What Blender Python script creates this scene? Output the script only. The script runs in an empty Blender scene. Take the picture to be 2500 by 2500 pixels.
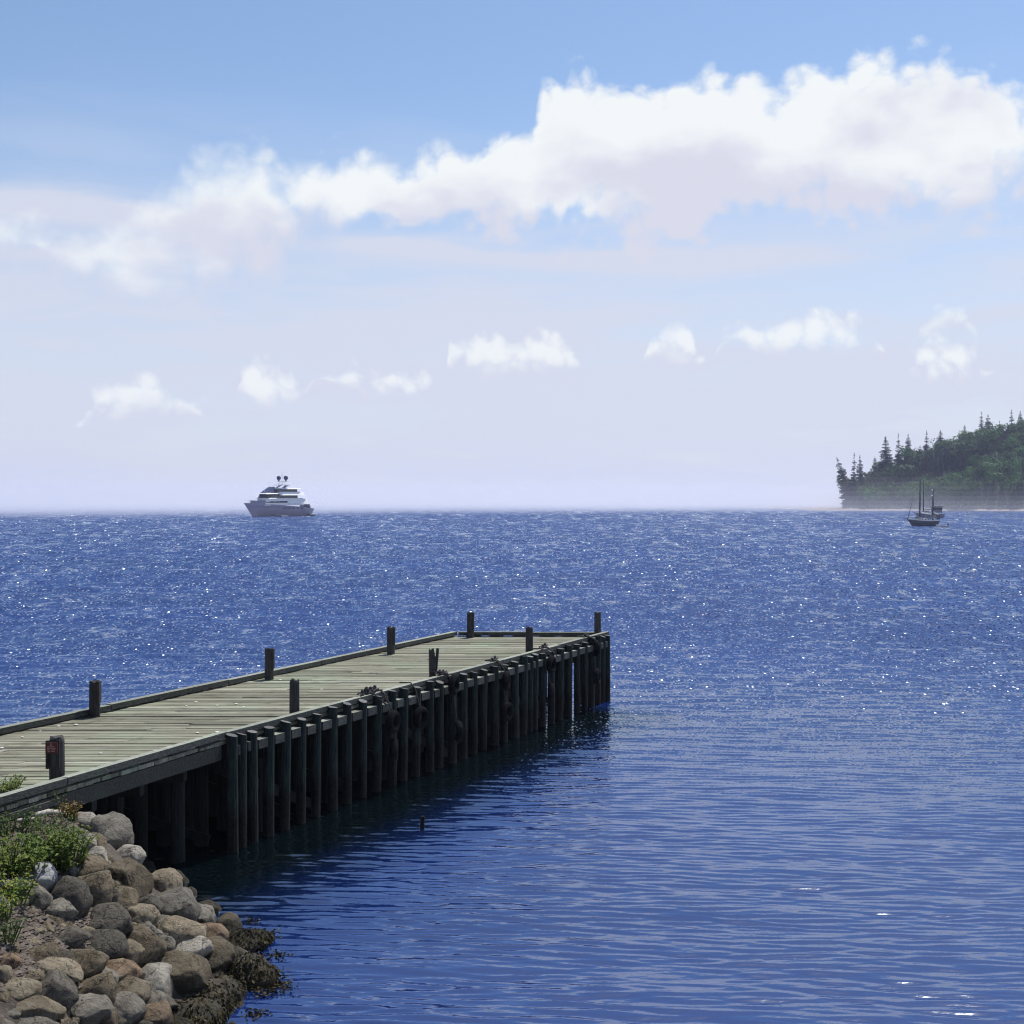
import bpy, math, random
import numpy as np
from mathutils import Vector, Matrix, noise as mnoise

random.seed(7)
rng = np.random.default_rng(7)
C = bpy.context.scene
COL = C.collection
R = math.radians
PI = math.pi

# ------------------------------------------------------------------ camera
CAM_H = 7.4
cd = bpy.data.cameras.new('camera')
cam = bpy.data.objects.new('camera', cd)
COL.objects.link(cam)
cam.location = (0, 0, CAM_H)
cam.rotation_euler = (R(90), 0, 0)
cd.sensor_width = 36.0
cd.lens = 36.0 * 3000 / 2500
cd.shift_y = -0.014
cd.clip_start = 0.1
cd.clip_end = 20000
C.camera = cam

SUN_AZ, SUN_EL = R(31), R(60)

# ------------------------------------------------------------------ node helpers
class NT:
    """small helper that writes shader nodes as expressions"""
    def __init__(s, tree):
        s.t = tree
        s.n = tree.nodes
        s.l = tree.links
    def put(s, sock, v):
        if isinstance(v, bpy.types.NodeSocket):
            s.l.new(v, sock)
        elif v is not None:
            sock.default_value = v
    def m(s, op, a, b=None, c=None, clamp=False):
        n = s.n.new('ShaderNodeMath'); n.operation = op; n.use_clamp = clamp
        s.put(n.inputs[0], a); s.put(n.inputs[1], b); s.put(n.inputs[2], c)
        return n.outputs[0]
    def add(s, a, b): return s.m('ADD', a, b)
    def sub(s, a, b): return s.m('SUBTRACT', a, b)
    def mul(s, a, b): return s.m('MULTIPLY', a, b)
    def mn(s, a, b): return s.m('MINIMUM', a, b)
    def mx(s, a, b): return s.m('MAXIMUM', a, b)
    def smooth(s, v, lo, hi, a=0.0, b=1.0):
        n = s.n.new('ShaderNodeMapRange'); n.interpolation_type = 'SMOOTHSTEP'
        s.put(n.inputs[0], v); s.put(n.inputs[1], lo); s.put(n.inputs[2], hi)
        s.put(n.inputs[3], a); s.put(n.inputs[4], b)
        return n.outputs[0]
    def lin(s, v, lo, hi, a=0.0, b=1.0):
        n = s.n.new('ShaderNodeMapRange')
        s.put(n.inputs[0], v); s.put(n.inputs[1], lo); s.put(n.inputs[2], hi)
        s.put(n.inputs[3], a); s.put(n.inputs[4], b)
        return n.outputs[0]
    def mix(s, f, a, b):
        n = s.n.new('ShaderNodeMix'); n.data_type = 'RGBA'
        s.put(n.inputs[0], f)
        for sock, v in ((n.inputs[6], a), (n.inputs[7], b)):
            if isinstance(v, tuple): v = (*v[:3], 1)
            s.put(sock, v)
        return n.outputs[2]
    def vmul(s, v, k):
        n = s.n.new('ShaderNodeVectorMath'); n.operation = 'MULTIPLY'
        s.put(n.inputs[0], v); s.put(n.inputs[1], k)
        return n.outputs[0]
    def vadd(s, v, k):
        n = s.n.new('ShaderNodeVectorMath'); n.operation = 'ADD'
        s.put(n.inputs[0], v); s.put(n.inputs[1], k)
        return n.outputs[0]
    def noise(s, vec, scale, detail=4, rough=.55, dist=0.0, col=False):
        n = s.n.new('ShaderNodeTexNoise')
        s.put(n.inputs['Vector'], vec)
        n.inputs['Scale'].default_value = scale
        n.inputs['Detail'].default_value = detail
        n.inputs['Roughness'].default_value = rough
        n.inputs['Distortion'].default_value = dist
        return n.outputs['Color' if col else 'Fac']
    def curve(s, v, pts):
        n = s.n.new('ShaderNodeFloatCurve')
        c = n.mapping.curves[0]
        pts = sorted(pts)
        c.points[0].location = pts[0]
        c.points[1].location = pts[-1]
        for p in pts[1:-1]:
            c.points.new(*p)
        for p in c.points:
            p.handle_type = 'AUTO_CLAMPED'
        n.mapping.use_clip = False
        n.mapping.update()
        s.put(n.inputs['Value'], v)
        return n.outputs[0]

# ------------------------------------------------------------------ sky
world = bpy.data.worlds.new('World')
C.world = world
world.use_nodes = True
w = NT(world.node_tree)
w.n.clear()
wout = w.n.new('ShaderNodeOutputWorld')
sky = w.n.new('ShaderNodeTexSky')
sky.sky_type = 'NISHITA'
sky.sun_disc = False
sky.sun_elevation = SUN_EL
sky.sun_rotation = SUN_AZ
sky.air_density = 1.0
sky.dust_density = .4
sky.ozone_density = 3.5
tc = w.n.new('ShaderNodeTexCoord')
sx = w.n.new('ShaderNodeSeparateXYZ')
w.l.new(tc.outputs['Generated'], sx.inputs[0])
DIR = tc.outputs['Generated']
dx, dy, dz = sx.outputs
PER = PI / 3
az = w.m('ARCTAN2', dx, dy)
azf = w.sub(w.m('PINGPONG', w.add(az, PER / 2), PER), PER / 2)     # the cloud cover goes on all round the horizon
tt = w.m('MULTIPLY_ADD', azf, 1 / PER, .5)
el = w.m('ARCSINE', dz)

def pe(px, py):
    a = math.atan((px - 966) * 1.294 / 3000)
    e = math.atan((939 - py) * 1.294 / 3000 * math.cos(a))
    return (a / PER + .5, e)

warp = w.noise(DIR, 9, 3, .5, col=True)
DW = w.vadd(DIR, w.vmul(w.vadd(warp, (-.5, -.5, -.5)), (.05, .05, .05)))
n_big = w.noise(DIR, 14, 9, .6)
n_edge = w.noise(DW, 38, 8, .62)
n_sh = w.noise(w.vmul(DIR, (1, 1, 1.7)), 11, 4, .5)

n_fine = w.noise(DW, 72, 6, .62)
def bubbles(sc):
    v = w.n.new('ShaderNodeTexVoronoi'); v.feature = 'F1'; v.inputs['Scale'].default_value = sc
    w.l.new(DW, v.inputs['Vector'])
    return w.sub(.62, v.outputs['Distance'])
b1 = bubbles(27); b2 = bubbles(66)
bil_big = w.add(b1, w.mul(b2, .65))
bil_fine = w.add(b2, w.mul(b1, .4))
def bank(tops, bots, a_top, a_bot, amp, fine=False):
    tp = [pe(*p) for p in tops]; bt = [pe(*p) for p in bots]
    top = w.curve(tt, [(-.02, tp[0][1])] + tp + [(1.02, tp[-1][1])])
    bot = w.curve(tt, [(-.02, bt[0][1])] + bt + [(1.02, bt[-1][1])])
    up = w.mul(w.sub(top, el), a_top)
    dn = w.mul(w.sub(el, bot), a_bot)
    band = w.mn(up, dn)
    nz = w.add(w.mul(w.sub(n_fine if fine else n_edge, .5), amp * .75), w.mul(w.sub(n_edge if fine else n_big, .5), amp * .7))
    nz = w.add(nz, w.mul(w.sub(bil_fine if fine else bil_big, .02), amp * .5))
    d = w.add(band, nz)
    hgt = w.m('DIVIDE', w.sub(el, bot), w.mx(w.sub(top, bot), .004))
    return d, hgt

big_t = [(-250, 560), (-60, 420), (0, 425), (60, 450), (110, 458), (250, 425), (350, 330), (480, 300), (535, 345), (600, 312), (700, 288), (745, 318), (800, 298), (890, 285),
         (930, 248), (1000, 225), (1030, 150), (1100, 150), (1180, 190), (1220, 170), (1300, 178), (1400, 158), (1470, 190), (1500, 165), (1620, 132),
         (1780, 105), (1850, 140), (1932, 190), (2200, 240)]
big_b = [(-250, 520), (-60, 470), (0, 470), (60, 470), (110, 505), (200, 545), (300, 560), (450, 530), (530, 478), (600, 415), (700, 435), (900, 420), (1000, 425),
         (1300, 440), (1400, 400), (1550, 420), (1800, 400), (1932, 372), (2200, 390)]
d1, h1 = bank(big_t, big_b, 38, 22, 2.0)
row_t = [(-250, 760), (20, 830), (140, 808), (190, 725), (270, 705), (350, 745), (410, 800), (445, 748), (465, 682), (520, 690), (575, 730), (600, 722), (630, 712), (675, 688),
         (720, 700), (800, 706), (830, 724), (850, 640), (930, 622), (965, 655), (1000, 632), (1060, 635), (1110, 708), (1180, 725), (1225, 650), (1285, 605), (1340, 690), (1365, 615), (1450, 605),
         (1590, 582), (1650, 630), (1700, 712), (1735, 655), (1785, 640), (1830, 660), (1880, 722), (1932, 730), (2200, 640)]
row_b = [(-250, 760), (20, 800), (140, 810), (190, 800), (270, 790), (350, 790), (410, 785), (445, 735), (465, 765), (520, 765), (575, 745), (600, 716), (640, 726), (675, 738),
         (720, 745), (800, 745), (825, 715), (850, 715), (930, 720), (965, 712), (1000, 712), (1060, 712), (1110, 690), (1180, 690), (1225, 685), (1285, 695), (1340, 680), (1365, 665), (1450, 675),
         (1590, 675), (1650, 660), (1700, 690), (1735, 720), (1785, 722), (1830, 720), (1880, 705), (1932, 700), (2200, 690)]
d2, h2 = bank(row_t, row_b, 66, 42, 2.4, True)
puff_t = [(-250, 800), (560, 760), (1170, 790), (1225, 716), (1270, 790), (1350, 775), (1385, 700), (1420, 735), (1460, 735), (1510, 690), (1570, 760), (1700, 700), (1745, 610), (1800, 562), (1840, 620), (1880, 690), (2200, 700)]
puff_b = [(-250, 760), (560, 730), (1170, 750), (1225, 760), (1270, 750), (1350, 735), (1385, 745), (1420, 725), (1460, 720), (1510, 725), (1570, 720), (1700, 650), (1745, 640), (1800, 648), (1840, 645), (1880, 640), (2200, 660)]
d3, h3 = bank(puff_t, puff_b, 60, 40, 2.2, True)
a3 = w.mul(w.smooth(d3, .1, 1.4), .6)
a1 = w.mul(w.smooth(d1, w.smooth(tt, .30, .42, -.45, -.18), w.smooth(tt, .28, .42, 1.25, .6)), w.smooth(tt, .10, .36, .80, 1.0))
a2 = w.mx(w.mul(w.smooth(d2, .02, 1.15), .92), a3)
# thin veil: streaks high up and a milky layer that thickens towards the horizon
n_wisp = w.noise(w.vmul(w.vadd(DIR, w.vmul(w.vadd(warp, (-.5, -.5, -.5)), (.04, .04, .02))), (1.0, 1.0, 7.0)), 4.5, 6, .55)
veil = w.smooth(el, .33, .06)
streak = w.mul(w.smooth(n_wisp, .36, .68), w.smooth(el, .36, .17))
def ribbon(p1, p2, wid, t0, t1, t2, t3, amp):
    (ta, ea), (tb, eb) = pe(*p1), pe(*p2)
    c_ = w.lin(tt, ta, tb, ea, eb)
    g = w.m('DIVIDE', w.sub(el, w.add(c_, w.mul(w.sub(n_wisp, .5), .035))), wid)
    g = w.m('EXPONENT', w.mul(w.mul(g, g), -1.0))
    return w.mul(w.mul(g, amp), w.mul(w.smooth(tt, t0, t1), w.smooth(tt, t2, t3, 1.0, 0.0)))
rib = w.add(ribbon((0, 385), (290, 415), .011, -.2, .0, .22, .34, .6), ribbon((520, 445), (1300, 500), .010, .28, .40, .60, .80, .5))
rib = w.add(rib, ribbon((0, 470), (300, 480), .008, -.2, .0, .20, .30, .35))
veil_f = w.m('MINIMUM', w.add(w.add(w.mul(veil, .80), w.mul(streak, .36)), rib), .95)
bg_sky = w.n.new('ShaderNodeBackground')
w.l.new(sky.outputs[0], bg_sky.inputs['Color'])
bg_sky.inputs['Strength'].default_value = .13
bg_veil = w.n.new('ShaderNodeBackground')
bg_veil.inputs['Color'].default_value = (.68, .715, .84, 1)
bg_veil.inputs['Strength'].default_value = 1.0
bg_cl = w.n.new('ShaderNodeBackground')
s1 = w.smooth(w.add(h1, w.mul(w.sub(n_sh, .5), 2.6)), .02, .85)
s2 = w.smooth(w.add(h2, w.mul(w.sub(n_sh, .5), 1.2)), -.1, .6)
sh = w.mx(w.mul(s1, a1), w.mul(s2, a2))
sh = w.m('DIVIDE', sh, w.mx(w.mx(a1, a2), .05))
w.put(bg_cl.inputs['Color'], w.mix(sh, (.70, .715, .83), (.90, .935, .955)))
mv = w.n.new('ShaderNodeMixShader'); mc = w.n.new('ShaderNodeMixShader')
w.put(mv.inputs[0], veil_f); w.l.new(bg_sky.outputs[0], mv.inputs[1]); w.l.new(bg_veil.outputs[0], mv.inputs[2])
w.put(mc.inputs[0], w.mx(a1, a2)); w.l.new(mv.outputs[0], mc.inputs[1]); w.l.new(bg_cl.outputs[0], mc.inputs[2])
w.l.new(mc.outputs[0], wout.inputs['Surface'])

# ------------------------------------------------------------------ sun and exposure
sd = bpy.data.lights.new('sun', 'SUN')
sd.energy = 4.8
sd.angle = R(.5)
sd.color = (1.0, .955, .88)
sun = bpy.data.objects.new('sun', sd)
COL.objects.link(sun)
sdir = Vector((math.sin(SUN_AZ) * math.cos(SUN_EL), math.cos(SUN_AZ) * math.cos(SUN_EL), math.sin(SUN_EL)))
sun.rotation_euler = sdir.to_track_quat('Z', 'Y').to_euler()
sun.location = (30, 30, 60)
vs = C.view_settings
vs.view_transform = 'Standard'
vs.look = 'None'
vs.exposure = 0.0
vs.gamma = 1.0
vs.use_curve_mapping = False
cy = C.cycles
cy.volume_bounces = 3
cy.max_bounces = 8
cy.transparent_max_bounces = 48
cy.use_denoising = True
cy.sample_clamp_indirect = 6.0
cy.sample_clamp_direct = 4.5
cy.filter_width = 1.15

# ------------------------------------------------------------------ geometry helpers
def at(px, py, z):
    """point at height z that the photograph shows at pixel (px, py) of its 2500"""
    Y = 3000 * (CAM_H - z) / (py - 1215)
    return Vector(((px - 1250) / 3000 * Y, Y, z))

class MB:
    def __init__(s): s.v = []; s.f = []; s.mi = []; s.cur = 0
    def addv(s, vs_, fs):
        o = len(s.v)
        s.v.extend([tuple(p) for p in vs_])
        for f in fs:
            s.f.append(tuple(i + o for i in f)); s.mi.append(s.cur)
    def topface(s, k=5, face=4, cur=1):
        s.mi[-6 + face] = cur
    def box(s, c, d, rot=None, taper=1.0):
        hx, hy, hz = d[0] / 2, d[1] / 2, d[2] / 2
        P = [Vector((x * hx * (taper if z > 0 else 1), y * hy * (taper if z > 0 else 1), z * hz)) for z in (-1, 1) for y in (-1, 1) for x in (-1, 1)]
        if rot is not None: P = [rot @ p for p in P]
        c = Vector(c)
        s.addv([c + p for p in P], [(0, 2, 3, 1), (4, 5, 7, 6), (0, 1, 5, 4), (2, 6, 7, 3), (0, 4, 6, 2), (1, 3, 7, 5)])
    def beam(s, a, b, wd, ht, up=Vector((0, 0, 1))):
        a = Vector(a); b = Vector(b)
        d = (b - a); L = d.length; d.normalize()
        sd_ = d.cross(up).normalized(); u = sd_.cross(d)
        P = []
        for p in (a, b):
            for q in ((-1, -1), (1, -1), (1, 1), (-1, 1)):
                P.append(p + sd_ * q[0] * wd / 2 + u * q[1] * ht / 2)
        s.addv(P, [(0, 1, 2, 3), (7, 6, 5, 4), (0, 4, 5, 1), (1, 5, 6, 2), (2, 6, 7, 3), (3, 7, 4, 0)])
    def tube(s, path, rad, n=8, cap=True):
        path = [Vector(p) for p in path]
        if not isinstance(rad, (list, tuple)): rad = [rad] * len(path)
        P = []; F = []
        t0 = (path[1] - path[0]).normalized()
        ref = Vector((1, 0, 0)) if abs(t0.x) < .8 else Vector((0, 1, 0))
        for i, p in enumerate(path):
            t = (path[min(i + 1, len(path) - 1)] - path[max(i - 1, 0)]).normalized()
            a = t.cross(ref).normalized(); b = a.cross(t).normalized()
            for k in range(n):
                an = 2 * PI * k / n
                P.append(p + (a * math.cos(an) + b * math.sin(an)) * rad[i])
        for i in range(len(path) - 1):
            for k in range(n):
                k2 = (k + 1) % n
                F.append((i * n + k, i * n + k2, (i + 1) * n + k2, (i + 1) * n + k))
        if cap:
            F.append(tuple(range(n - 1, -1, -1)))
            o = (len(path) - 1) * n
            F.append(tuple(o + k for k in range(n)))
        s.addv(P, F)
    def torus(s, c, Rr, r, rot=None, n=24, m=10, flat=1.0):
        P = []; F = []
        for i in range(n):
            a = 2 * PI * i / n
            for j in range(m):
                b = 2 * PI * j / m
                p = Vector(((Rr + r * math.cos(b)) * math.cos(a), (Rr + r * math.cos(b)) * math.sin(a), r * math.sin(b) * flat))
                if rot is not None: p = rot @ p
                P.append(Vector(c) + p)
        for i in range(n):
            for j in range(m):
                F.append((i * m + j, ((i + 1) % n) * m + j, ((i + 1) % n) * m + (j + 1) % m, i * m + (j + 1) % m))
        s.addv(P, F)
    def ball(s, c, r, n=10, m=7, sc=(1, 1, 1)):
        P = [Vector((0, 0, -1))]; F = []
        for j in range(1, m):
            t = PI * j / m - PI / 2
            for i in range(n):
                a = 2 * PI * i / n
                P.append(Vector((math.cos(t) * math.cos(a), math.cos(t) * math.sin(a), math.sin(t))))
        P.append(Vector((0, 0, 1)))
        for i in range(n):
            i2 = (i + 1) % n
            F.append((0, 1 + i2, 1 + i))
            for j in range(m - 2):
                F.append((1 + j * n + i, 1 + j * n + i2, 1 + (j + 1) * n + i2, 1 + (j + 1) * n + i))
            F.append((1 + (m - 2) * n + i, 1 + (m - 2) * n + i2, len(P) - 1))
        s.addv([Vector(c) + Vector((p.x * r * sc[0], p.y * r * sc[1], p.z * r * sc[2])) for p in P], F)
    def prism(s, pts, z0, z1, top=None):
        n = len(pts); top = top or pts
        s.addv([(x, y, z0) for x, y in pts] + [(x, y, z1) for x, y in top],
               [tuple(range(n - 1, -1, -1)), tuple(range(n, 2 * n))] + [(i, (i + 1) % n, n + (i + 1) % n, n + i) for i in range(n)])
    def mesh(s, name, mat, smooth=False):
        me = bpy.data.meshes.new(name)
        me.from_pydata(s.v, [], s.f)
        for m_ in (mat if isinstance(mat, (list, tuple)) else [mat]):
            me.materials.append(m_)
        if isinstance(mat, (list, tuple)):
            me.polygons.foreach_set('material_index', s.mi)
        me.update()
        if smooth: me.shade_smooth()
        return me
    def build(s, name, mat, parent=None, smooth=False):
        o = bpy.data.objects.new(name, s.mesh(name, mat, smooth))
        COL.objects.link(o)
        if parent: o.parent = parent
        return o

def tag(o, label=None, cat=None, group=None, kind=None):
    if label: o['label'] = label
    if cat: o['category'] = cat
    if group: o['group'] = group
    if kind: o['kind'] = kind
    return o

def empty(name, loc, rz=0.0):
    o = bpy.data.objects.new(name, None)
    o.empty_display_size = .1
    COL.objects.link(o)
    o.location = loc
    o.rotation_euler = (0, 0, rz)
    return o

def add_obj(name, me, parent=None, loc=(0, 0, 0)):
    o = bpy.data.objects.new(name, me)
    COL.objects.link(o)
    o.location = loc
    if parent: o.parent = parent
    return o

KIDS = {}
def copy_tree(o, parent=None):
    c = o.copy(); COL.objects.link(c)
    if parent: c.parent = parent
    for ch in o.children: copy_tree(ch, c)
    return c

# ------------------------------------------------------------------ materials
def new_mat(name):
    m = bpy.data.materials.new(name); m.use_nodes = True
    t = NT(m.node_tree)
    b = t.n['Principled BSDF']
    return m, t, b

def pos(t, obj=False):
    if obj:
        n = t.n.new('ShaderNodeTexCoord'); return n.outputs['Object']
    n = t.n.new('ShaderNodeNewGeometry'); return n.outputs['Position']

def orand(t):
    n = t.n.new('ShaderNodeObjectInfo'); return n.outputs['Random']

def bump(t, b, h, dist, strength=1.0, prev=None):
    n = t.n.new('ShaderNodeBump')
    n.inputs['Strength'].default_value = strength
    t.put(n.inputs['Distance'], dist)
    t.put(n.inputs['Height'], h)
    if prev is not None: t.l.new(prev, n.inputs['Normal'])
    if b is not None: t.l.new(n.outputs[0], b.inputs['Normal'])
    return n.outputs[0]

def simple(name, c1, c2=None, scale=3.0, rough=.6, bmp=0.0, spec=.4, obj=True, stretch=(1, 1, 1), metal=0.0, per_obj=0.0):
    m, t, b = new_mat(name)
    v = t.vmul(pos(t, obj), stretch)
    n = t.noise(v, scale, 6, .6)
    f = t.smooth(n, .3, .7)
    col = t.mix(f, c1, c2 or tuple(x * .75 for x in c1))
    if per_obj:
        h = t.n.new('ShaderNodeHueSaturation')
        t.put(h.inputs['Value'], t.lin(orand(t), 0, 1, 1 - per_obj, 1 + per_obj))
        t.put(h.inputs['Color'], col); col = h.outputs[0]
    t.put(b.inputs['Base Color'], col)
    b.inputs['Roughness'].default_value = rough
    b.inputs['Specular IOR Level'].default_value = spec
    b.inputs['Metallic'].default_value = metal
    if bmp: bump(t, b, n, bmp)
    return m

M = {}
# weathered deck planks: grey brown with green algae patches and long grain
m, t, b = new_mat('deck_wood')
p = pos(t)
rnd = orand(t)
off = t.n.new('ShaderNodeCombineXYZ'); t.put(off.inputs[0], t.mul(rnd, 37.0)); t.put(off.inputs[1], t.mul(rnd, 11.0))
pv = t.vadd(p, off.outputs[0])
grain = t.noise(t.vmul(pv, (.55, 14, 4)), 2.2, 7, .68)
blot = t.noise(pv, .5, 4, .55)
alg = t.noise(p, .42, 4, .6)
streakn = t.noise(t.vmul(pv, (.35, 3.0, 1)), 1.4, 4, .6)
c = t.mix(t.smooth(grain, .32, .68), (.152, .146, .102), (.34, .332, .25))
c = t.mix(t.mul(t.smooth(streakn, .5, .66), .6), c, (.115, .108, .068))
c = t.mix(t.mul(t.smooth(alg, .47, .68), .5), c, (.23, .285, .19))
stain = t.noise(p, 1.6, 6, .7)
c = t.mix(t.mul(t.smooth(stain, .54, .68), .5), c, (.10, .088, .055))
hs = t.n.new('ShaderNodeHueSaturation')
t.put(hs.inputs['Value'], t.lin(rnd, 0, 1, .64, 1.22)); t.put(hs.inputs['Color'], c)
hs.inputs['Saturation'].default_value = 1.0
t.put(b.inputs['Base Color'], hs.outputs[0])
b.inputs['Roughness'].default_value = .85
b.inputs['Specular IOR Level'].default_value = .25
bump(t, b, grain, .012)
M['deck'] = m
m2 = m.copy(); m2.name = 'deck_wood_renewed'
for nd in m2.node_tree.nodes:
    if nd.type == 'HUE_SAT':
        nd.inputs['Saturation'].default_value = .8
        for l_ in list(nd.inputs['Value'].links): m2.node_tree.links.remove(l_)
        nd.inputs['Value'].default_value = 1.4
M['deck_new'] = m2
# dark creosoted timber
def dark_wood(name, ca, cb, stretch):
    m, t, b = new_mat(name)
    p = pos(t)
    rnd = orand(t)
    off = t.n.new('ShaderNodeCombineXYZ'); t.put(off.inputs[0], t.mul(rnd, 23.0)); t.put(off.inputs[2], t.mul(rnd, 9.0))
    g = t.noise(t.vmul(t.vadd(p, off.outputs[0]), stretch), 3, 7, .65)
    gl = t.noise(p, 1.1, 4, .6)
    c = t.mix(t.smooth(g, .3, .72), ca, cb)
    c = t.mix(t.mul(t.smooth(gl, .5, .75), .5), c, (cb[0] * .9, cb[1] * 1.15, cb[2] * .9))
    hs = t.n.new('ShaderNodeHueSaturation')
    t.put(hs.inputs['Value'], t.lin(rnd, 0, 1, .75, 1.25)); t.put(hs.inputs['Color'], c)
    t.put(b.inputs['Base Color'], hs.outputs[0])
    b.inputs['Roughness'].default_value = .8
    b.inputs['Specular IOR Level'].default_value = .25
    bump(t, b, g, .02)
    return m
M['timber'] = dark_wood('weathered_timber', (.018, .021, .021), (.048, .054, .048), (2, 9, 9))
M['curb'] = dark_wood('curb_timber', (.04, .042, .04), (.10, .105, .09), (2, 5, 9))
M['sunlit'] = dark_wood('worn_sunlit_top', (.18, .19, .155), (.32, .33, .28), (2, 5, 9))  # lighter curb and chock tops: sunlight painted in along with wear
M['post'] = dark_wood('post_wood', (.03, .028, .027), (.07, .064, .06), (9, 9, 1.2))
M['pile_top'] = dark_wood('pile_end_grain', (.09, .09, .088), (.20, .198, .195), (9, 9, 9))
# piles: tarred wood above, wet weed and barnacles below the tide line
m, t, b = new_mat('pile_wood')
p = pos(t); rnd = orand(t)
off = t.n.new('ShaderNodeCombineXYZ'); t.put(off.inputs[0], t.mul(rnd, 23.0)); t.put(off.inputs[2], t.mul(rnd, 9.0))
pv = t.vadd(p, off.outputs[0])
g = t.noise(t.vmul(pv, (8, 8, .9)), 3, 6, .65)
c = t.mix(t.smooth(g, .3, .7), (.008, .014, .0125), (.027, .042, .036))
sz = t.n.new('ShaderNodeSeparateXYZ'); t.l.new(p, sz.inputs[0])
tide = t.smooth(t.add(sz.outputs[2], t.mul(t.sub(t.noise(pv, 2.0, 4, .6), .5), .8)), 1.05, .6)
c = t.mix(tide, c, t.mix(t.smooth(t.noise(pv, 14, 3, .6), .45, .62), (.0035, .0038, .0032), (.0095, .0098, .0075)))
t.put(b.inputs['Base Color'], c)
t.put(b.inputs['Roughness'], t.lin(tide, 0, 1, .85, .7))
b.inputs['Specular IOR Level'].default_value = .2
bump(t, b, g, .02)
M['pile'] = m
M['underdeck_shade'] = dark_wood('underdeck_shade_wood', (.004, .005, .005), (.013, .016, .015), (8, 8, .9))  # darker copy of the pile wood, under-deck shade put into the colour
M['rubber'] = simple('tyre_rubber', (.006, .006, .007), (.016, .016, .018), 6, .9, .01, spec=.05)
M['rope'] = simple('old_rope', (.03, .027, .028), (.075, .07, .072), 30, .9, .01)
M['shell'] = simple('shell_white', (.78, .77, .72), (.62, .6, .55), 20, .5)
M['red'] = simple('sign_red', (.125, .022, .022), (.09, .018, .018), 5, .55)
M['print'] = simple('sign_print', (.55, .33, .32), (.48, .27, .27), 8, .6)
M['white'] = simple('yacht_white', (.82, .82, .81), (.78, .78, .78), 1.5, .3)
M['glass'] = simple('tinted_glass', (.012, .014, .02), (.02, .024, .032), 1, .08, spec=.6)
M['dome'] = simple('dome_navy', (.02, .024, .09), (.028, .03, .11), 1, .4)
M['teak'] = simple('teak', (.30, .20, .12), (.24, .15, .09), 4, .6)
M['hullshade'] = simple('hull_shade_paint', (.25, .24, .35), (.22, .21, .31), 1.2, .3)  # shade and haze on the yacht hull mixed into its paint colour
M['bluecanvas'] = simple('blue_canvas', (.05, .07, .17), (.04, .055, .14), 3, .8)
M['navyhull'] = simple('navy_hull', (.075, .08, .105), (.11, .115, .14), 2, .35)
M['canvas'] = simple('grey_canvas', (.13, .13, .15), (.22, .22, .24), 3, .85, .03)
M['mast'] = simple('dark_spar', (.03, .03, .035), (.05, .05, .055), 3, .45)
M['cream'] = simple('cream_paint', (.76, .75, .72), (.68, .67, .65), 3, .5)
M['black'] = simple('black_plastic', (.012, .012, .014), (.02, .02, .022), 5, .5)
M['steel'] = simple('steel_wire', (.4, .4, .42), (.3, .3, .32), 5, .35, metal=.8)
M['bark'] = simple('bark', (.09, .075, .065), (.16, .14, .125), 2.5, .9, .05, stretch=(4, 4, .6))
M['driftwood'] = simple('driftwood', (.36, .325, .28), (.52, .49, .44), 5, .85, .02, stretch=(.6, 5, 5))

def rock_mat(name, ca, cb, lich=(.26, .26, .21), lf=.45):
    m, t, b = new_mat(name)
    n = t.n.new('ShaderNodeTexCoord'); p = n.outputs['Object']
    rnd = orand(t)
    off = t.n.new('ShaderNodeCombineXYZ')
    for k, q in enumerate((31.0, 17.0, 7.0)): t.put(off.inputs[k], t.mul(rnd, q))
    g = pos(t)
    pv = t.vadd(g, off.outputs[0])
    n1 = t.noise(pv, 3.2, 9, .7)
    n2 = t.noise(pv, 20, 6, .75)
    n3 = t.noise(pv, 6.5, 8, .72, .8)
    c = t.mix(t.smooth(n1, .32, .68), ca, cb)
    c = t.mix(t.mul(t.smooth(n2, .5, .66), .65), c, tuple(x * .35 for x in ca))
    c = t.mix(t.mul(t.smooth(n3, .52, .60), lf), c, lich)
    vc = t.n.new('ShaderNodeTexVoronoi'); vc.feature = 'DISTANCE_TO_EDGE'; vc.inputs['Scale'].default_value = 2.3
    t.put(vc.inputs['Vector'], t.vadd(pv, t.vmul(t.noise(pv, 3.0, 4, .6, col=True), (.55, .55, .55))))
    crack = t.smooth(vc.outputs[0], .0, .022)
    c = t.mix(t.mul(t.sub(1.0, crack), .6), c, (.02, .018, .015))
    # weed-stained band by the water
    s = t.n.new('ShaderNodeSeparateXYZ'); t.l.new(g, s.inputs[0])
    wet = t.smooth(t.add(s.outputs[2], t.mul(t.sub(n3, .5), .7)), .62, .18)
    c = t.mix(wet, c, (.045, .036, .018))
    hs = t.n.new('ShaderNodeHueSaturation')
    t.put(hs.inputs['Value'], t.lin(rnd, 0, 1, .8, 1.15)); t.put(hs.inputs['Color'], c)
    t.put(b.inputs['Base Color'], hs.outputs[0])
    t.put(b.inputs['Roughness'], t.lin(wet, 0, 1, .86, .42))
    b.inputs['Specular IOR Level'].default_value = .3
    nb = bump(t, None, crack, .03)
    nb = bump(t, None, n1, .12, prev=nb)
    bump(t, b, n2, .035, prev=nb)
    return m
M['rock_grey'] = rock_mat('rock_grey', (0.156, 0.139, 0.112), (0.292, 0.264, 0.217))
M['rock_dark'] = rock_mat('rock_dark', (0.075, 0.066, 0.053), (0.156, 0.139, 0.112), (0.190, 0.178, 0.130), .35)
M['rock_tan'] = rock_mat('rock_tan', (0.190, 0.152, 0.099), (0.340, 0.284, 0.199))
M['rock_brown'] = rock_mat('rock_brown', (0.116, 0.090, 0.057), (0.224, 0.181, 0.120), (0.245, 0.224, 0.149), .35)
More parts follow.
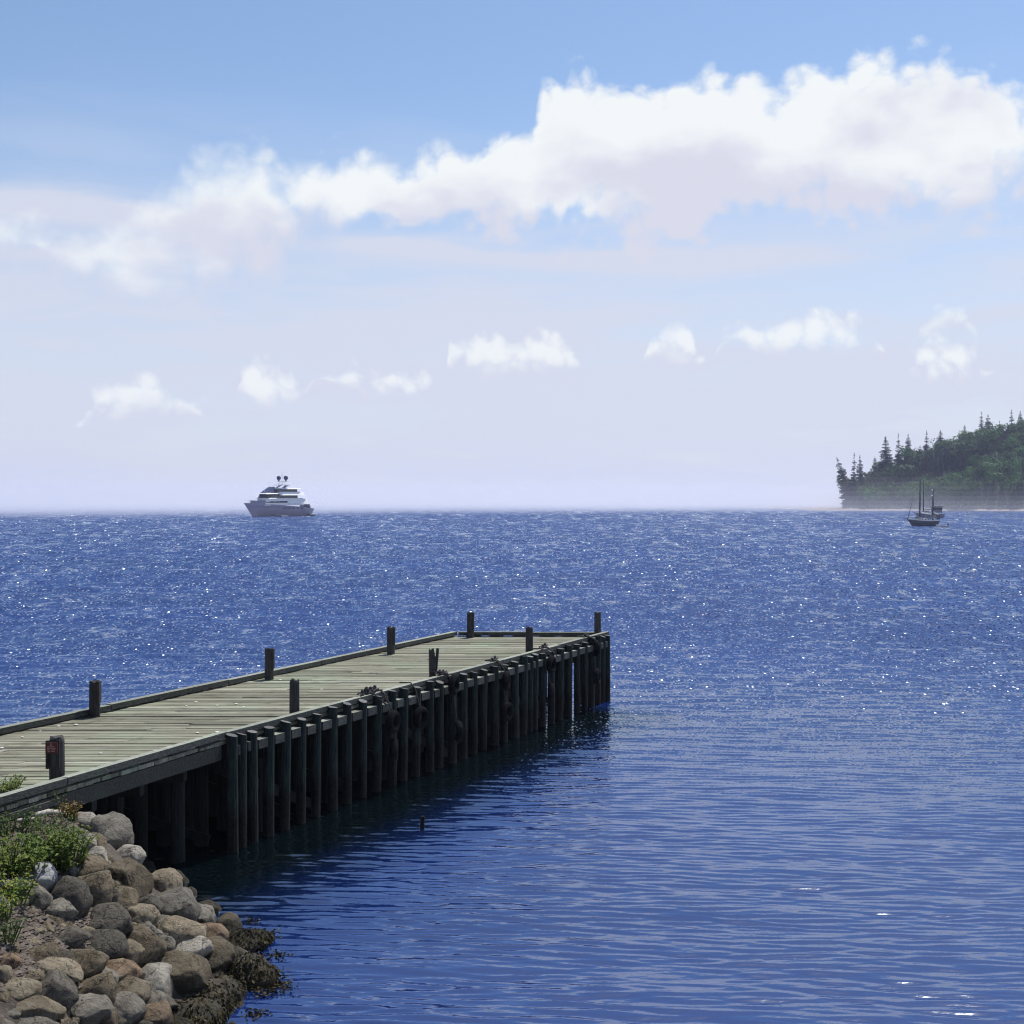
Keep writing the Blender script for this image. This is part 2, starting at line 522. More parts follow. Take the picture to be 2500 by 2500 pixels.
M['rock_pale'] = rock_mat('rock_pale', (0.340, 0.310, 0.254), (0.544, 0.502, 0.422), (0.245, 0.231, 0.174), .35)
M['rock_rust'] = rock_mat('rock_rust', (0.177, 0.112, 0.068), (0.313, 0.224, 0.149), (0.272, 0.231, 0.174), .35)
M['rock_white'] = rock_mat('rock_white', (.44, .44, .44), (.58, .58, .57), (.32, .32, .3), .25)

def leaf_mat(name, ca, cb, trans=.25, per_obj=.0, scale=.6):
    m, t, b = new_mat(name)
    p = pos(t)
    n = t.noise(p, scale, 3, .6)
    c = t.mix(t.smooth(n, .35, .65), ca, cb)
    if per_obj:
        hs = t.n.new('ShaderNodeHueSaturation')
        t.put(hs.inputs['Value'], t.lin(orand(t), 0, 1, 1 - per_obj, 1 + per_obj)); t.put(hs.inputs['Color'], c)
        c = hs.outputs[0]
    t.put(b.inputs['Base Color'], c)
    b.inputs['Roughness'].default_value = .65
    b.inputs['Specular IOR Level'].default_value = .25
    tr = t.n.new('ShaderNodeBsdfTranslucent'); t.put(tr.inputs['Color'], c)
    mx_ = t.n.new('ShaderNodeMixShader'); mx_.inputs[0].default_value = trans
    out = t.n['Material Output']
    t.l.new(b.outputs[0], mx_.inputs[1]); t.l.new(tr.outputs[0], mx_.inputs[2]); t.l.new(mx_.outputs[0], out.inputs['Surface'])
    return m
M['spruce'] = leaf_mat('spruce_needles', (.010, .028, .020), (.022, .052, .034), .08, .3)
M['broadleaf'] = leaf_mat('broadleaf', (.030, .085, .020), (.09, .20, .045), .3, .5, .25)
M['weed'] = leaf_mat('weed_leaves', (.095, .155, .026), (.25, .31, .07), .35, .2, 5)
M['weed_dark'] = leaf_mat('weed_leaves_dark', (.045, .085, .02), (.11, .16, .04), .3, .2, 5)
M['flower'] = leaf_mat('goldenrod_bloom', (.46, .42, .05), (.55, .5, .09), .3, .1, 5)
M['dry'] = leaf_mat('dry_weed', (.20, .12, .04), (.32, .21, .07), .3, .2, 6)
M['seaweed'] = leaf_mat('rockweed', (.014, .012, .005), (.062, .048, .013), .1, 0, 5)

# ------------------------------------------------------------------ shore and bank
WL = [(-60, 60), (6, 30), (9.5, 4), (11, -2.6), (14, -4.1), (17.4, -3.85), (18.7, -3.5), (19.9, -3.75), (21.4, -4.65), (22.8, -5.9), (25, -7.6), (28, -12.3), (31, -15.5), (40, -30), (60, -60)]
WLY = np.array([a for a, b_ in WL]); WLX = np.array([b_ for a, b_ in WL])
def sstep(x):
    x = np.clip(x, 0, 1); return x * x * (3 - 2 * x)
def bank_h(X, Y):
    X = np.asarray(X, float); Y = np.asarray(Y, float)
    d = np.interp(Y, WLY, WLX) - X
    z1 = np.where(d > 0, 2.02 * sstep(d / 3.7) + .03 * np.clip(d - 3.7, 0, 40), np.maximum(d * .6, -1.4))
    z2 = np.clip((8.5 - Y) * .7, -1.4, 5.6) + np.clip((-8 - Y) * .45, 0, 12)  # last term: unseen rise behind the camera, added to block sky fill on the rocks
    return np.maximum(z1, z2)
def on_bank(px, py, lift=0.0):
    t0 = np.arange(8, 60, .03)
    X = (px - 1250) / 3000 * t0; Z = CAM_H - (py - 1215) / 3000 * t0
    k = np.argmax(Z <= np.maximum(bank_h(X, t0), 0.0) + lift)
    return Vector((X[k], t0[k], Z[k]))

gx = np.concatenate([np.linspace(-80, -14, 30, endpoint=False), np.linspace(-14, 0, 160, endpoint=False), np.linspace(0, 60, 30)])
gy = np.concatenate([np.linspace(-60, 9, 30, endpoint=False), np.linspace(9, 30, 200, endpoint=False), np.linspace(30, 60, 20)])
GX, GY = np.meshgrid(gx, gy)
H = bank_h(GX, GY)
rough = np.zeros_like(H)
for i in range(H.shape[0]):
    for j in range(H.shape[1]):
        x, y = GX[i, j], GY[i, j]
        rough[i, j] = .16 * mnoise.noise((x * .9, y * .9, 0)) + .08 * mnoise.noise((x * 2.7, y * 2.7, 3)) + .04 * mnoise.noise((x * 6, y * 6, 5))
H = H + rough * np.clip((H + .4) * 2, 0, 1) - .10
nx, ny = len(gx), len(gy)
me = bpy.data.meshes.new('shore_ground')
idx = np.arange(nx * ny).reshape(ny, nx)
F = np.stack([idx[:-1, :-1], idx[:-1, 1:], idx[1:, 1:], idx[1:, :-1]], -1).reshape(-1, 4)
def np_mesh(me, V, F):
    me.vertices.add(len(V)); me.vertices.foreach_set('co', V.astype(np.float32).ravel())
    k = F.shape[1]
    me.loops.add(F.size); me.loops.foreach_set('vertex_index', F.astype(np.int32).ravel())
    me.polygons.add(len(F)); me.polygons.foreach_set('loop_start', np.arange(0, F.size, k, dtype=np.int32))
    me.update(calc_edges=True); me.validate()
np_mesh(me, np.stack([GX, GY, H], -1).reshape(-1, 3), F)
me.shade_smooth()
m, t, b = new_mat('soil_and_scree')
p = pos(t)
n1 = t.noise(p, 2.2, 7, .65); n2 = t.noise(p, 18, 6, .7)
c = t.mix(t.smooth(n1, .35, .65), (.055, .042, .032), (.11, .088, .068))
c = t.mix(t.smooth(n2, .5, .7), c, (.17, .145, .12))
t.put(b.inputs['Base Color'], c); b.inputs['Roughness'].default_value = .95
bump(t, b, n2, .06)
me.materials.append(m)
o = add_obj('shore_ground', me); tag(o, kind='structure')

# ------------------------------------------------------------------ water
Ys = [7.0]
while Ys[-1] < 15: Ys.append(Ys[-1] + .15)
while Ys[-1] < 2990:
    y = Ys[-1]
    Ys.append(y + max(.036, y * y / 9094 * .55 if y < 60 else y * .0125))
    if Ys[-1] < 60: Ys[-1] = min(Ys[-1], y + .16)
Ys[-1] = 3000.0
Ys = np.array(Ys)
Ts = np.linspace(-.5, .5, 500)
WY, WT = np.meshgrid(Ys, Ts, indexing='ij')
WX = WT * WY
DYs = np.gradient(Ys)[:, None] * np.ones_like(WT)
DXs = WY * (Ts[1] - Ts[0])
Zw = np.zeros_like(WX)
def waves(n, l0, l1, slope, spread, base, amp_fn):
    global Zw
    lam = np.exp(rng.uniform(np.log(l0), np.log(l1), n))
    for l_ in lam:
        th = base + rng.normal(0, spread)
        kx, ky = math.sin(th) * 2 * PI / l_, math.cos(th) * 2 * PI / l_
        a = slope * l_ / (2 * PI) * math.sqrt(2 / n)
        samp = np.sqrt((np.abs(ky) * DYs) ** 2 + (np.abs(kx) * DXs) ** 2)      # phase step per cell
        fade = sstep((2.6 - samp) / 1.2)
        ph = kx * WX + ky * WY + rng.uniform(0, 2 * PI)
        # long-crested wavelets come in groups
        gph = kx * .21 * WX + ky * .17 * WY + rng.uniform(0, 6.28)
        Zw += a * fade * amp_fn * (np.sin(ph) + .22 * np.cos(2 * ph)) * (.75 + .5 * np.sin(gph))
dist = np.sqrt(WX ** 2 + WY ** 2)
gust = .5 * (1 + np.sin(.11 * WX + .07 * WY + 1.5 * np.sin(.05 * WY))) * .35 + .82
lee = .62 + .38 * sstep((WY - 22) / 30)                     # calmer close in
waves(56, .17, .38, .255, .13, .08, gust * lee)
waves(24, .4, .9, .07, .25, .10, gust * lee)
waves(26, .9, 2.2, .07, .36, .12, gust * (.55 + .6 * sstep((WY - 25) / 60)))
waves(18, 2.4, 9, .10, .45, .15, .12 + 1.0 * sstep((dist - 35) / 120))
nr, nc = WX.shape
V = np.stack([WX, WY, Zw], -1).reshape(-1, 3)
idx = np.arange(nr * nc).reshape(nr, nc)
F = np.stack([idx[:-1, :-1], idx[:-1, 1:], idx[1:, 1:], idx[1:, :-1]], -1).reshape(-1, 4)
# the sheet goes on flat to both sides and behind the camera
base = len(V); ext = []; exf = []
for side in (0, nc - 1):
    sx_ = -3000 if side == 0 else 3000
    col_i = idx[::8, side] if (nr - 1) % 8 == 0 else np.append(idx[::8, side], idx[-1, side])
    col_i = idx[:, side]
    o0 = base + len(ext)
    for q in col_i: ext.append((sx_, V[q, 1], 0))
    for k in range(len(col_i) - 1):
        a, b2 = col_i[k], col_i[k + 1]
        f = (o0 + k, a, b2, o0 + k + 1)
        exf.append(f if side == 0 else f[::-1])
o0 = base + len(ext)
ext += [(-3000, -150, 0), (3000, -150, 0), (-3000, 7, 0), (3000, 7, 0), (-3.5, 7, 0), (3.5, 7, 0)]
exf += [(o0, o0 + 1, o0 + 3, o0 + 2)]
V = np.vstack([V, np.array(ext)]); F = np.vstack([F, np.array(exf)])
me = bpy.data.meshes.new('water')
np_mesh(me, V, F)
me.shade_smooth()
m, t, b = new_mat('sea_water')
t.n.remove(b)
p = pos(t)
sp = t.n.new('ShaderNodeSeparateXYZ'); t.l.new(p, sp.inputs[0])
D = t.m('SQRT', t.add(t.mul(sp.outputs[0], sp.outputs[0]), t.mul(sp.outputs[1], sp.outputs[1])))
pr = t.n.new('ShaderNodeMapping'); pr.inputs['Rotation'].default_value = (0, 0, R(-7)); t.l.new(p, pr.inputs['Vector'])
f1 = t.noise(t.vmul(pr.outputs[0], (.42, 1.0, 1.0)), 5.5, 3, .55)
nb = bump(t, None, f1, t.smooth(D, 18, 60, .011, .004))
# offshore the chop runs in longer and longer groups
Dc = t.mx(D, 8.0)
cv = t.n.new('ShaderNodeCombineXYZ')
t.put(cv.inputs[0], t.mul(t.mul(sp.outputs[0], 42.0), t.m('POWER', Dc, -.75)))
t.put(cv.inputs[1], t.mul(t.m('POWER', Dc, -.4), -640.0))
c1 = t.noise(t.vmul(cv.outputs[0], (.78, 1.0, 1)), 1.0, 2, .6, col=True)
c2 = t.noise(t.vmul(cv.outputs[0], (.16, .22, 1)), 1.0, 3, .6, col=True)
wfar = t.smooth(D, 24, 75)
def centred(c, k): return t.vmul(t.vadd(c, (-.5, -.5, -.5)), k)
vz = t.n.new('ShaderNodeTexVoronoi'); vz.inputs['Scale'].default_value = 1.0
t.put(vz.inputs['Vector'], t.vmul(cv.outputs[0], (7.0, 6.0, 1)))
vs_ = t.n.new('ShaderNodeSeparateXYZ'); t.l.new(vz.outputs['Color'], vs_.inputs[0])
steep = t.smooth(vs_.outputs[2], .68, .72)
facet = t.vmul(centred(vz.outputs['Color'], (3.2, 3.2, 0)), (1, 1, 0))
def vscale(v, f):
    n = t.n.new('ShaderNodeVectorMath'); n.operation = 'SCALE'
    t.put(n.inputs[0], v); t.put(n.inputs['Scale'], f); return n.outputs[0]
sl = t.vadd(t.vadd(centred(c1, (.45, .8, 0)), centred(c2, (.14, .24, 0))), vscale(facet, t.mul(steep, .55)))
sl = t.vadd(sl, (0, -.21, 0))
nv = t.n.new('ShaderNodeVectorMath'); nv.operation = 'NORMALIZE'
t.l.new(t.vadd(nb, vscale(sl, wfar)), nv.inputs[0])
N_ = nv.outputs[0]
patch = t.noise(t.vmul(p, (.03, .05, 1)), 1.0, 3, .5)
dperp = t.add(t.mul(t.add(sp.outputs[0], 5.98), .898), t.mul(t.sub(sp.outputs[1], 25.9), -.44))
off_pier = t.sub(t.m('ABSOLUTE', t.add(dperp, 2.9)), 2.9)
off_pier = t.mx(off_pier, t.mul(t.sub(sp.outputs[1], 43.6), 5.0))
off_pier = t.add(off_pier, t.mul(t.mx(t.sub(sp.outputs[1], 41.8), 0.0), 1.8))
past_reflection = t.smooth(t.add(off_pier, t.mul(t.sub(patch, .5), 1.2)), 1.3, 4.8)  # leaves a dark strip by the pier: its reflection painted into the water colour
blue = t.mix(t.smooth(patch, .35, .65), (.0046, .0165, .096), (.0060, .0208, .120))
bd = t.n.new('ShaderNodeBsdfDiffuse'); t.put(bd.inputs['Color'], t.mix(past_reflection, (.0012, .0040, .0052), blue))
gl = t.n.new('ShaderNodeBsdfGlossy'); gl.inputs['Color'].default_value = (.82, .90, 1.0, 1)
t.put(gl.inputs['Roughness'], t.lin(D, 20, 300, .07, .11)); t.l.new(N_, gl.inputs['Normal'])
fr = t.n.new('ShaderNodeFresnel'); fr.inputs['IOR'].default_value = 2.75; t.l.new(N_, fr.inputs['Normal'])
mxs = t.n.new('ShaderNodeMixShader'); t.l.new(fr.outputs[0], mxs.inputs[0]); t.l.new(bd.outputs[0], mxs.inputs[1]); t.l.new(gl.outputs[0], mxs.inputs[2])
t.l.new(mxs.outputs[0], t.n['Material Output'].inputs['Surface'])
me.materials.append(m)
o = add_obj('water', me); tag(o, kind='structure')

# ------------------------------------------------------------------ the pier
DZ = 2.3
CURB_H = .16
Y0, Y1 = 17.4, 45.25
def xl(Y): return -11.0 + .474 * (Y - 26.26)            # inner face of the left curb
def xr(Y):
    return (-5.98 + .494 * (Y - 25.9)) if Y > 25.9 else (-5.98 + .43 * (Y - 25.9))   # outer face of the right curb
AX = Vector((.44, .898, 0)).normalized()
NRM = Vector((AX.y, -AX.x, 0))
pier = empty('pier', (-8.5, 26, 0))
tag(pier, 'long timber pier with pale plank deck on dark piles', 'pier')
PO = Vector(pier.location)
def pbuild(mb, name, mat, parent=None, smooth=False):
    mb.v = [(x - PO.x, y - PO.y, z - PO.z) for x, y, z in mb.v]
    return mb.build(name, mat, parent or pier, smooth)

# planks, all square to the shore
y = Y0
while y < Y1 - .05:
    wd = random.uniform(.19, .235)
    if y + wd > Y1: wd = Y1 - y
    gap = random.choice([random.uniform(.015, .03), random.uniform(.03, .055)])
    cuts = [0.0, 1.0]
    if random.random() < .55: cuts.insert(1, random.uniform(.3, .7))
    for a, c_ in zip(cuts[:-1], cuts[1:]):
        mb = MB()
        zt = DZ + random.uniform(-.012, .008)
        La, Ra = xl(y) - .22, xr(y) - .03
        Lb, Rb = xl(y + wd) - .22, xr(y + wd) - .03
        g0 = .006 if a > 0 else 0
        tilt = random.uniform(-.006, .006)
        ja, jb = random.uniform(-.03, .03), random.uniform(-.03, .03)
        A0 = La + (Ra - La) * a + g0 + ja * (a == 0); B0 = La + (Ra - La) * c_ - g0 + jb * (c_ == 1)
        A1 = Lb + (Rb - Lb) * a + g0 + ja * (a == 0); B1 = Lb + (Rb - Lb) * c_ - g0 + jb * (c_ == 1)
        ya, yb = y + gap / 2, y + wd - gap / 2
        e = .012
        P = [(A0, ya, DZ - .08), (B0, ya, DZ - .08), (B1, yb, DZ - .08), (A1, yb, DZ - .08),
             (A0, ya, zt - e), (B0, ya, zt - e + tilt), (B1, yb, zt - e + tilt), (A1, yb, zt - e),
             (A0 + e, ya + e, zt), (B0 - e, ya + e, zt + tilt), (B1 - e, yb - e, zt + tilt), (A1 + e, yb - e, zt)]
        mb.addv(P, [(3, 2, 1, 0), (0, 1, 5, 4), (1, 2, 6, 5), (2, 3, 7, 6), (3, 0, 4, 7), (4, 5, 9, 8), (5, 6, 10, 9), (6, 7, 11, 10), (7, 4, 8, 11), (8, 9, 10, 11)])
        pbuild(mb, 'plank', M['deck_new'] if random.random() < .06 else M['deck'])
    y += wd

# curbs raised on blocks
def curb_run(pa, pb, n, wdt, jit=.01):
    pa = Vector(pa); pb = Vector(pb)
    for k in range(n):
        a = pa.lerp(pb, k / n); c_ = pa.lerp(pb, (k + 1) / n)
        d = (c_ - a).normalized()
        mb = MB()
        j = Vector((0, 0, random.uniform(-jit, jit)))
        mb.beam(a + d * .012 + j, c_ - d * .012 + j, wdt, CURB_H - .035); mb.topface(face=4)
        pbuild(mb, 'curb', [M['curb'], M['sunlit']])
        L = (c_ - a).length
        for q in np.arange(.3, L - .2, .85):
            mb = MB()
            s = a + d * q
            ln_ = random.uniform(.45, .7)
            mb.beam((s.x, s.y, DZ + .022), (s.x + d.x * ln_, s.y + d.y * ln_, DZ + .022), wdt * .8, .037)
            pbuild(mb, 'curb_block', M['timber'])
zc = DZ + .04 + (CURB_H - .035) / 2
curb_run((xl(Y0) - .10, Y0, zc), (xl(Y1) - .10, Y1, zc), 7, .20)
curb_run((xr(Y0) - .085, Y0, zc), (xr(25.9) - .085, 25.9, zc), 2, .17)
curb_run((xr(25.9) - .085, 25.9, zc), (xr(Y1) - .085, Y1, zc), 5, .17)
curb_run((xl(Y1) + .02, Y1 - .12, zc), (xr(Y1) - .19, Y1 - .12, zc), 2, .2)

# edge beams, stringers
def run_beam(fx, ya, yb, off, z, wdt, ht, name, mat):
    mb = MB()
    mb.beam((fx(ya) + off, ya, z), (fx(yb) + off, yb, z), wdt, ht)
    return pbuild(mb, name, mat)
run_beam(xr, Y0, 25.72, -.09, DZ - .24, .16, .29, 'edge_beam', M['timber'])
run_beam(xr, 25.95, Y1, -.20, DZ - .24, .16, .29, 'edge_beam', M['timber'])
run_beam(xl, Y0, Y1, -.14, DZ - .24, .16, .29, 'edge_beam', M['timber'])
for k in (1, 2, 3, 4):
    f = lambda Y, k=k: xl(Y) + (xr(Y) - xl(Y)) * k / 5
    run_beam(f, Y0, Y1, 0, DZ - .24, .2, .3, 'stringer', M['timber'])
# a loose batten along the shore-end beam
mb = MB(); mb.beam((xr(19.2) + .03, 19.2, DZ - .20), (xr(21.4) + .03, 21.4, DZ - .18), .05, .1)
pbuild(mb, 'batten', M['curb'])

def pile_mesh(x, y, z0, z1, r, lean=0.0, slope=0.0, n=12, az_=0.0):
    mb = MB()
    P = []
    zs = [z0, z0 + (z1 - z0) * .4, z0 + (z1 - z0) * .75, z1]
    for i, z in enumerate(zs):
        rr = r * (1.06 - .1 * i / 3)
        for k in range(n):
            a = 2 * PI * k / n
            q = rr * (1 + .04 * math.sin(3 * a + x * 7) + .02 * math.sin(5 * a + y * 9))
            px_, py_ = x + lean * (z - z1) + q * math.cos(a), y + q * math.sin(a)
            zz = z
            if i == 3: zz = z - slope * (math.cos(a - az_) * rr + rr)
            P.append((px_, py_, zz))
    F = []
    for i in range(3):
        for k in range(n):
            F.append((i * n + k, i * n + (k + 1) % n, (i + 1) * n + (k + 1) % n, (i + 1) * n + k))
    mb.addv(P, F)
    mb.cur = 1
    rim = [(x + (px_ - x) * .999, y + (py_ - y) * .999, z) for px_, py_, z in P[3 * n:]]
    mb.addv(rim, [tuple(range(n))])
    return mb
def solve_pile(px, off):
    ys = np.linspace(25.5, 47, 4000)
    X = np.array([xr(v) for v in ys]) + off
    q = 1250 + 3000 * X / ys
    return ys[np.argmin(np.abs(q - px))]
PX = [566, 590, 616, 657, 698, 737, 774, 812, 848, 886, 922, 958, 987, 1018, 1050, 1074, 1104, 1132, 1157, 1182, 1208, 1232, 1256, 1280, 1294, 1307, 1325, 1346, 1369, 1389, 1408, 1428,
      1446, 1460, 1472, 1482]
pile_y = []
for i, px in enumerate(PX):
    yy = solve_pile(px, .13)
    if yy > Y1 + .12: yy = Y1 + .12
    pile_y.append(yy)
    zt = DZ + random.uniform(.06, .16)
    mb = pile_mesh(xr(yy) + .13, yy, -1.6, zt, .115 * random.uniform(.92, 1.1), random.uniform(-.008, .02), random.uniform(.05, .35), az_=random.uniform(-.6, .6))
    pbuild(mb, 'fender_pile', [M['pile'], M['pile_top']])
# chocks between the piles
for a, c_ in zip(pile_y[:-1], pile_y[1:]):
    if c_ - a < .28: continue
    mb = MB()
    s = .12
    zc2 = DZ - .22 + random.uniform(-.015, .015)
    mb.beam((xr(a + s) + .11, a + s, zc2), (xr(c_ - s) + .11, c_ - s, zc2), .2, .2); mb.topface(face=4)
    pbuild(mb, 'chock', [M['curb'], M['sunlit']])
# piles along the far side and across the end
yy = 27.0
while yy < Y1 + .1:
    mb = pile_mesh(xl(yy) - .36, yy, -1.6, DZ + random.uniform(-.04, .10), .115, 0, .15, 10)
    pbuild(mb, 'fender_pile', [M['pile'], M['pile_top']])
    yy += random.uniform(.52, .68)
xx = xl(Y1) - .1
while xx < xr(Y1) - .1:
    mb = pile_mesh(xx, Y1 + .2, -1.6, DZ + random.uniform(-.05, .03), .115, 0, .1, 10)
    pbuild(mb, 'fender_pile', [M['pile'], M['pile_top']])
    xx += random.uniform(.6, .75)
# bents: cap beams with bearing piles and cross braces
by = 20.2
kb = 0
while by < Y1:
    a, c_ = Vector((xl(by) - .1, by, DZ - .53)), Vector((xr(by) - .28, by, DZ - .53))
    mb = MB(); mb.beam(a, c_, .28, .28); pbuild(mb, 'cap_beam', M['underdeck_shade'])
    for q in ((0.02, .2, .35, .5, .66, .82, .97) if kb % 2 == 0 else (.1, .28, .43, .6, .74, .9)):
        p_ = a.lerp(c_, q)
        mb = pile_mesh(p_.x, p_.y, -1.6, DZ - .66, .15, 0, 0, 12)
        pbuild(mb, 'bearing_pile', [M['underdeck_shade'], M['pile_top']])
    if kb % 2 == 1 or kb == 2:
        mb = MB()
        mb.beam(a + Vector((.1, -.2, -.1)), Vector((c_.x - .3, by - .2, .15)), .08, .2)
        pbuild(mb, 'cross_brace', M['underdeck_shade'])
    by += 1.2; kb += 1
# long braces and a lower waler on the near side, shaded by the deck
for ya in (26.0, 31.8, 37.6):
    mb = MB()
    mb.beam((xr(ya) - .35, ya, DZ - .6), (xr(ya + 3.2) - .35, ya + 3.2, .1), .09, .22)
    pbuild(mb, 'cross_brace', M['underdeck_shade'])
# timber abutment wall under the shore end
for k in range(6):
    mb = MB()
    yy = 20.9
    mb.beam((xl(yy) - .2, yy, .4 + k * .27), (xr(yy) - .1, yy, .4 + k * .27), .24, .25)
    pbuild(mb, 'abutment_timber', M['underdeck_shade'])

# mooring posts
def post(x, y, top, r, board=1, split=False, z0=DZ - .05, sign=False):
    mb = MB()
    n = 14
    zs = [z0, z0 + .3, top - .05, top]
    rs = [r, r * 1.02, r * .98, r * .9]
    if split: rs = [r * .72, r * .86, r * .9, r * .8]
    P = []; F = []
    for i, z in enumerate(zs):
        for k in range(n):
            a = 2 * PI * k / n
            q = rs[i] * (1 + .05 * math.sin(2 * a + y) + .03 * math.sin(5 * a + x * 3))
            zz = z + (.03 * math.sin(3 * a + x) if i == 3 else 0)
            if split and i >= 2 and math.cos(a) > .35: zz -= .22 * (1 if i == 3 else .8)
            P.append((x + q * math.cos(a), y + q * math.sin(a), zz))
    for i in range(3):
        for k in range(n):
            F.append((i * n + k, i * n + (k + 1) % n, (i + 1) * n + (k + 1) % n, (i + 1) * n + k))
    F.append(tuple(3 * n + k for k in range(n)))
    mb.addv(P, F)
    if split:
        mb.beam((x + r * .75, y, z0 + .25), (x + r * 1.25, y - .02, top + .03), .05, .07)
    o = pbuild(mb, 'mooring_post', M['post'])
    if board:
        mb = MB()
        mb.box((x + r * .9, y - .03, (top + z0 + .33) / 2 + .02), (.06, .16, top - z0 - .36))
        pbuild(mb, 'rub_board', M['post'], o)
    if sign:
        for sx_ in (-1, 1):
            mb = MB(); mb.box((x + sx_ * r * .72 - .03, y - r * .8, (top + z0 + .3) / 2), (.05, .05, .5)); pbuild(mb, 'rub_board', M['timber'], o)
    return o
for (px, py, top) in ((231, 1749.5, 1663), (657.5, 1659.4, 1584), (954, 1597, 1531), (1148.5, 1555.5, 1496)):
    q = at(px, py, DZ)
    yy = min(q.y + .05, Y1 - .33)
    xx = (px - 1250) / 3000 * yy
    zt = CAM_H - (top - 1215) / 3000 * yy
    post(xx, yy, zt, .125)
right_posts = [(139, 1800.7, 21.95, {'board': 0, 'sign': True}), (719, 1660, 28.6, {'board': 0}), (1056, 1585, 34.4, {'board': 0, 'split': True}), (1292, 1531.6, 40.2, {'board': 0}), (1459, 1495, 45.0, {'board': 0})]
for (px, top, yy, kw) in right_posts:
    xx = (px - 1250) / 3000 * yy
    zt = CAM_H - (top - 1215) / 3000 * yy
    o = post(xx, yy, zt, .136 if kw.get('sign') else .118, **kw)
    if kw.get('split'): tag(o, 'splintered mooring post with a loose sliver standing beside it')
    if kw.get('sign'):
        sgn = empty('sign', (xx - .03, yy - .175, zt - .15))
        tag(sgn, 'small red notice board nailed to the mooring post at the shore end', 'sign')
        mb = MB(); mb.box((0, 0, 0), (.215, .018, .185)); mb.build('board', M['red'], sgn)
        mb = MB()
        rows = [(.075, [(-.005, .03)]), (.052, [(-.005, .05)]), (.022, [(-.05, .05), (.02, .07)]), (-.004, [(-.055, .04), (0, .05), (.055, .04)]), (-.032, [(-.045, .06), (.035, .06)]), (-.06, [(-.04, .05), (.03, .06)])]
        for zr, ws in rows:
            for cx, wl in ws:
                x0 = cx - wl / 2
                while x0 < cx + wl / 2 - .004:
                    mb.box((x0 + .004, -.0115, zr), (.0062, .005, .014)); x0 += .0095
        mb.build('lettering', M['print'], sgn)

# things that lie on or hang from the pier
def tyre(px, py, off, ang, label, r=.29, tilt=0.0, rope_top=None):
    """off: distance outside the pile line; ang turns the wheel plane"""
    ys = np.linspace(26, 46, 3000)
    q = 1250 + 3000 * (np.array([xr(v) for v in ys]) + off) / ys
    yy = ys[np.argmin(np.abs(q - px))]
    xx = xr(yy) + off
    zz = CAM_H - (py - 1215) / 3000 * yy
    root = empty('tyre', (xx, yy, zz))
    tag(root, label, 'tyre', 'tyre fenders hung along the pier')
    rot = Matrix.Rotation(math.atan2(NRM.y, NRM.x) + ang, 4, 'Z') @ Matrix.Rotation(R(90), 4, 'Y') @ Matrix.Rotation(tilt, 4, 'X')
    mb = MB(); mb.torus((0, 0, 0), r * .74, r * .27, rot.to_3x3(), 28, 12, 1.25); mb.build('tread', M['rubber'], root, True)
    mb = MB(); mb.torus((0, 0, 0), r * .56, r * .075, rot.to_3x3(), 24, 8, 2.6); mb.build('bead', M['rubber'], root, True)
    tz = (DZ + .2 if rope_top is None else rope_top)
    n_in = Vector((-NRM.x, -NRM.y, 0))
    mb = MB(); mb.tube([(0, 0, r * .55), (n_in.x * .05, n_in.y * .05, r * 1.05), (n_in.x * off * .5, n_in.y * off * .5, (tz - zz) * .75 + r * .25), (n_in.x * off * .9, n_in.y * off * .9, max(tz - zz, r + .05)),
                        (n_in.x * (off + .3), n_in.y * (off + .3), max(tz - zz, r + .05) - .02)], .02, 6)
    mb.build('rope', M['rope'], root, True)
    return root
TY = [(960, 1762, .42, .1, 'large dark tyre hanging below the biggest rope knot, nearest the shore'),
      (962, 1830, .40, .5, 'tyre hung low near the water under the tyre nearest shore'),
      (1028, 1752, .36, -.1, 'thin-walled tyre hanging on one rope beside a narrow pile, second from shore'),
      (1108, 1672, .42, .2, 'tyre lashed tight up under the deck edge by splintered post'),
      (1119, 1785, .38, .7, 'pale-topped tyre seen almost edge on, low on the piles'),
      (1236, 1662, .42, .3, 'tyre with a bright worn top right below two rope knots'),
      (1238, 1737, .40, .0, 'dark tyre hanging low under the bright-topped tyre'),
      (1346, 1622, .42, .1, 'tyre near the pier end, left of the gaps between piles'),
      (1346, 1690, .40, .4, 'tyre hanging low near the pier end above the water'),
      (1456, 1583, .36, .6, 'tyre draped with slack rope, closest to the pier corner'),
      (1458, 1652, .36, .2, 'lowest tyre at the pier corner below the slack rope')]
for q in TY: tyre(*q)

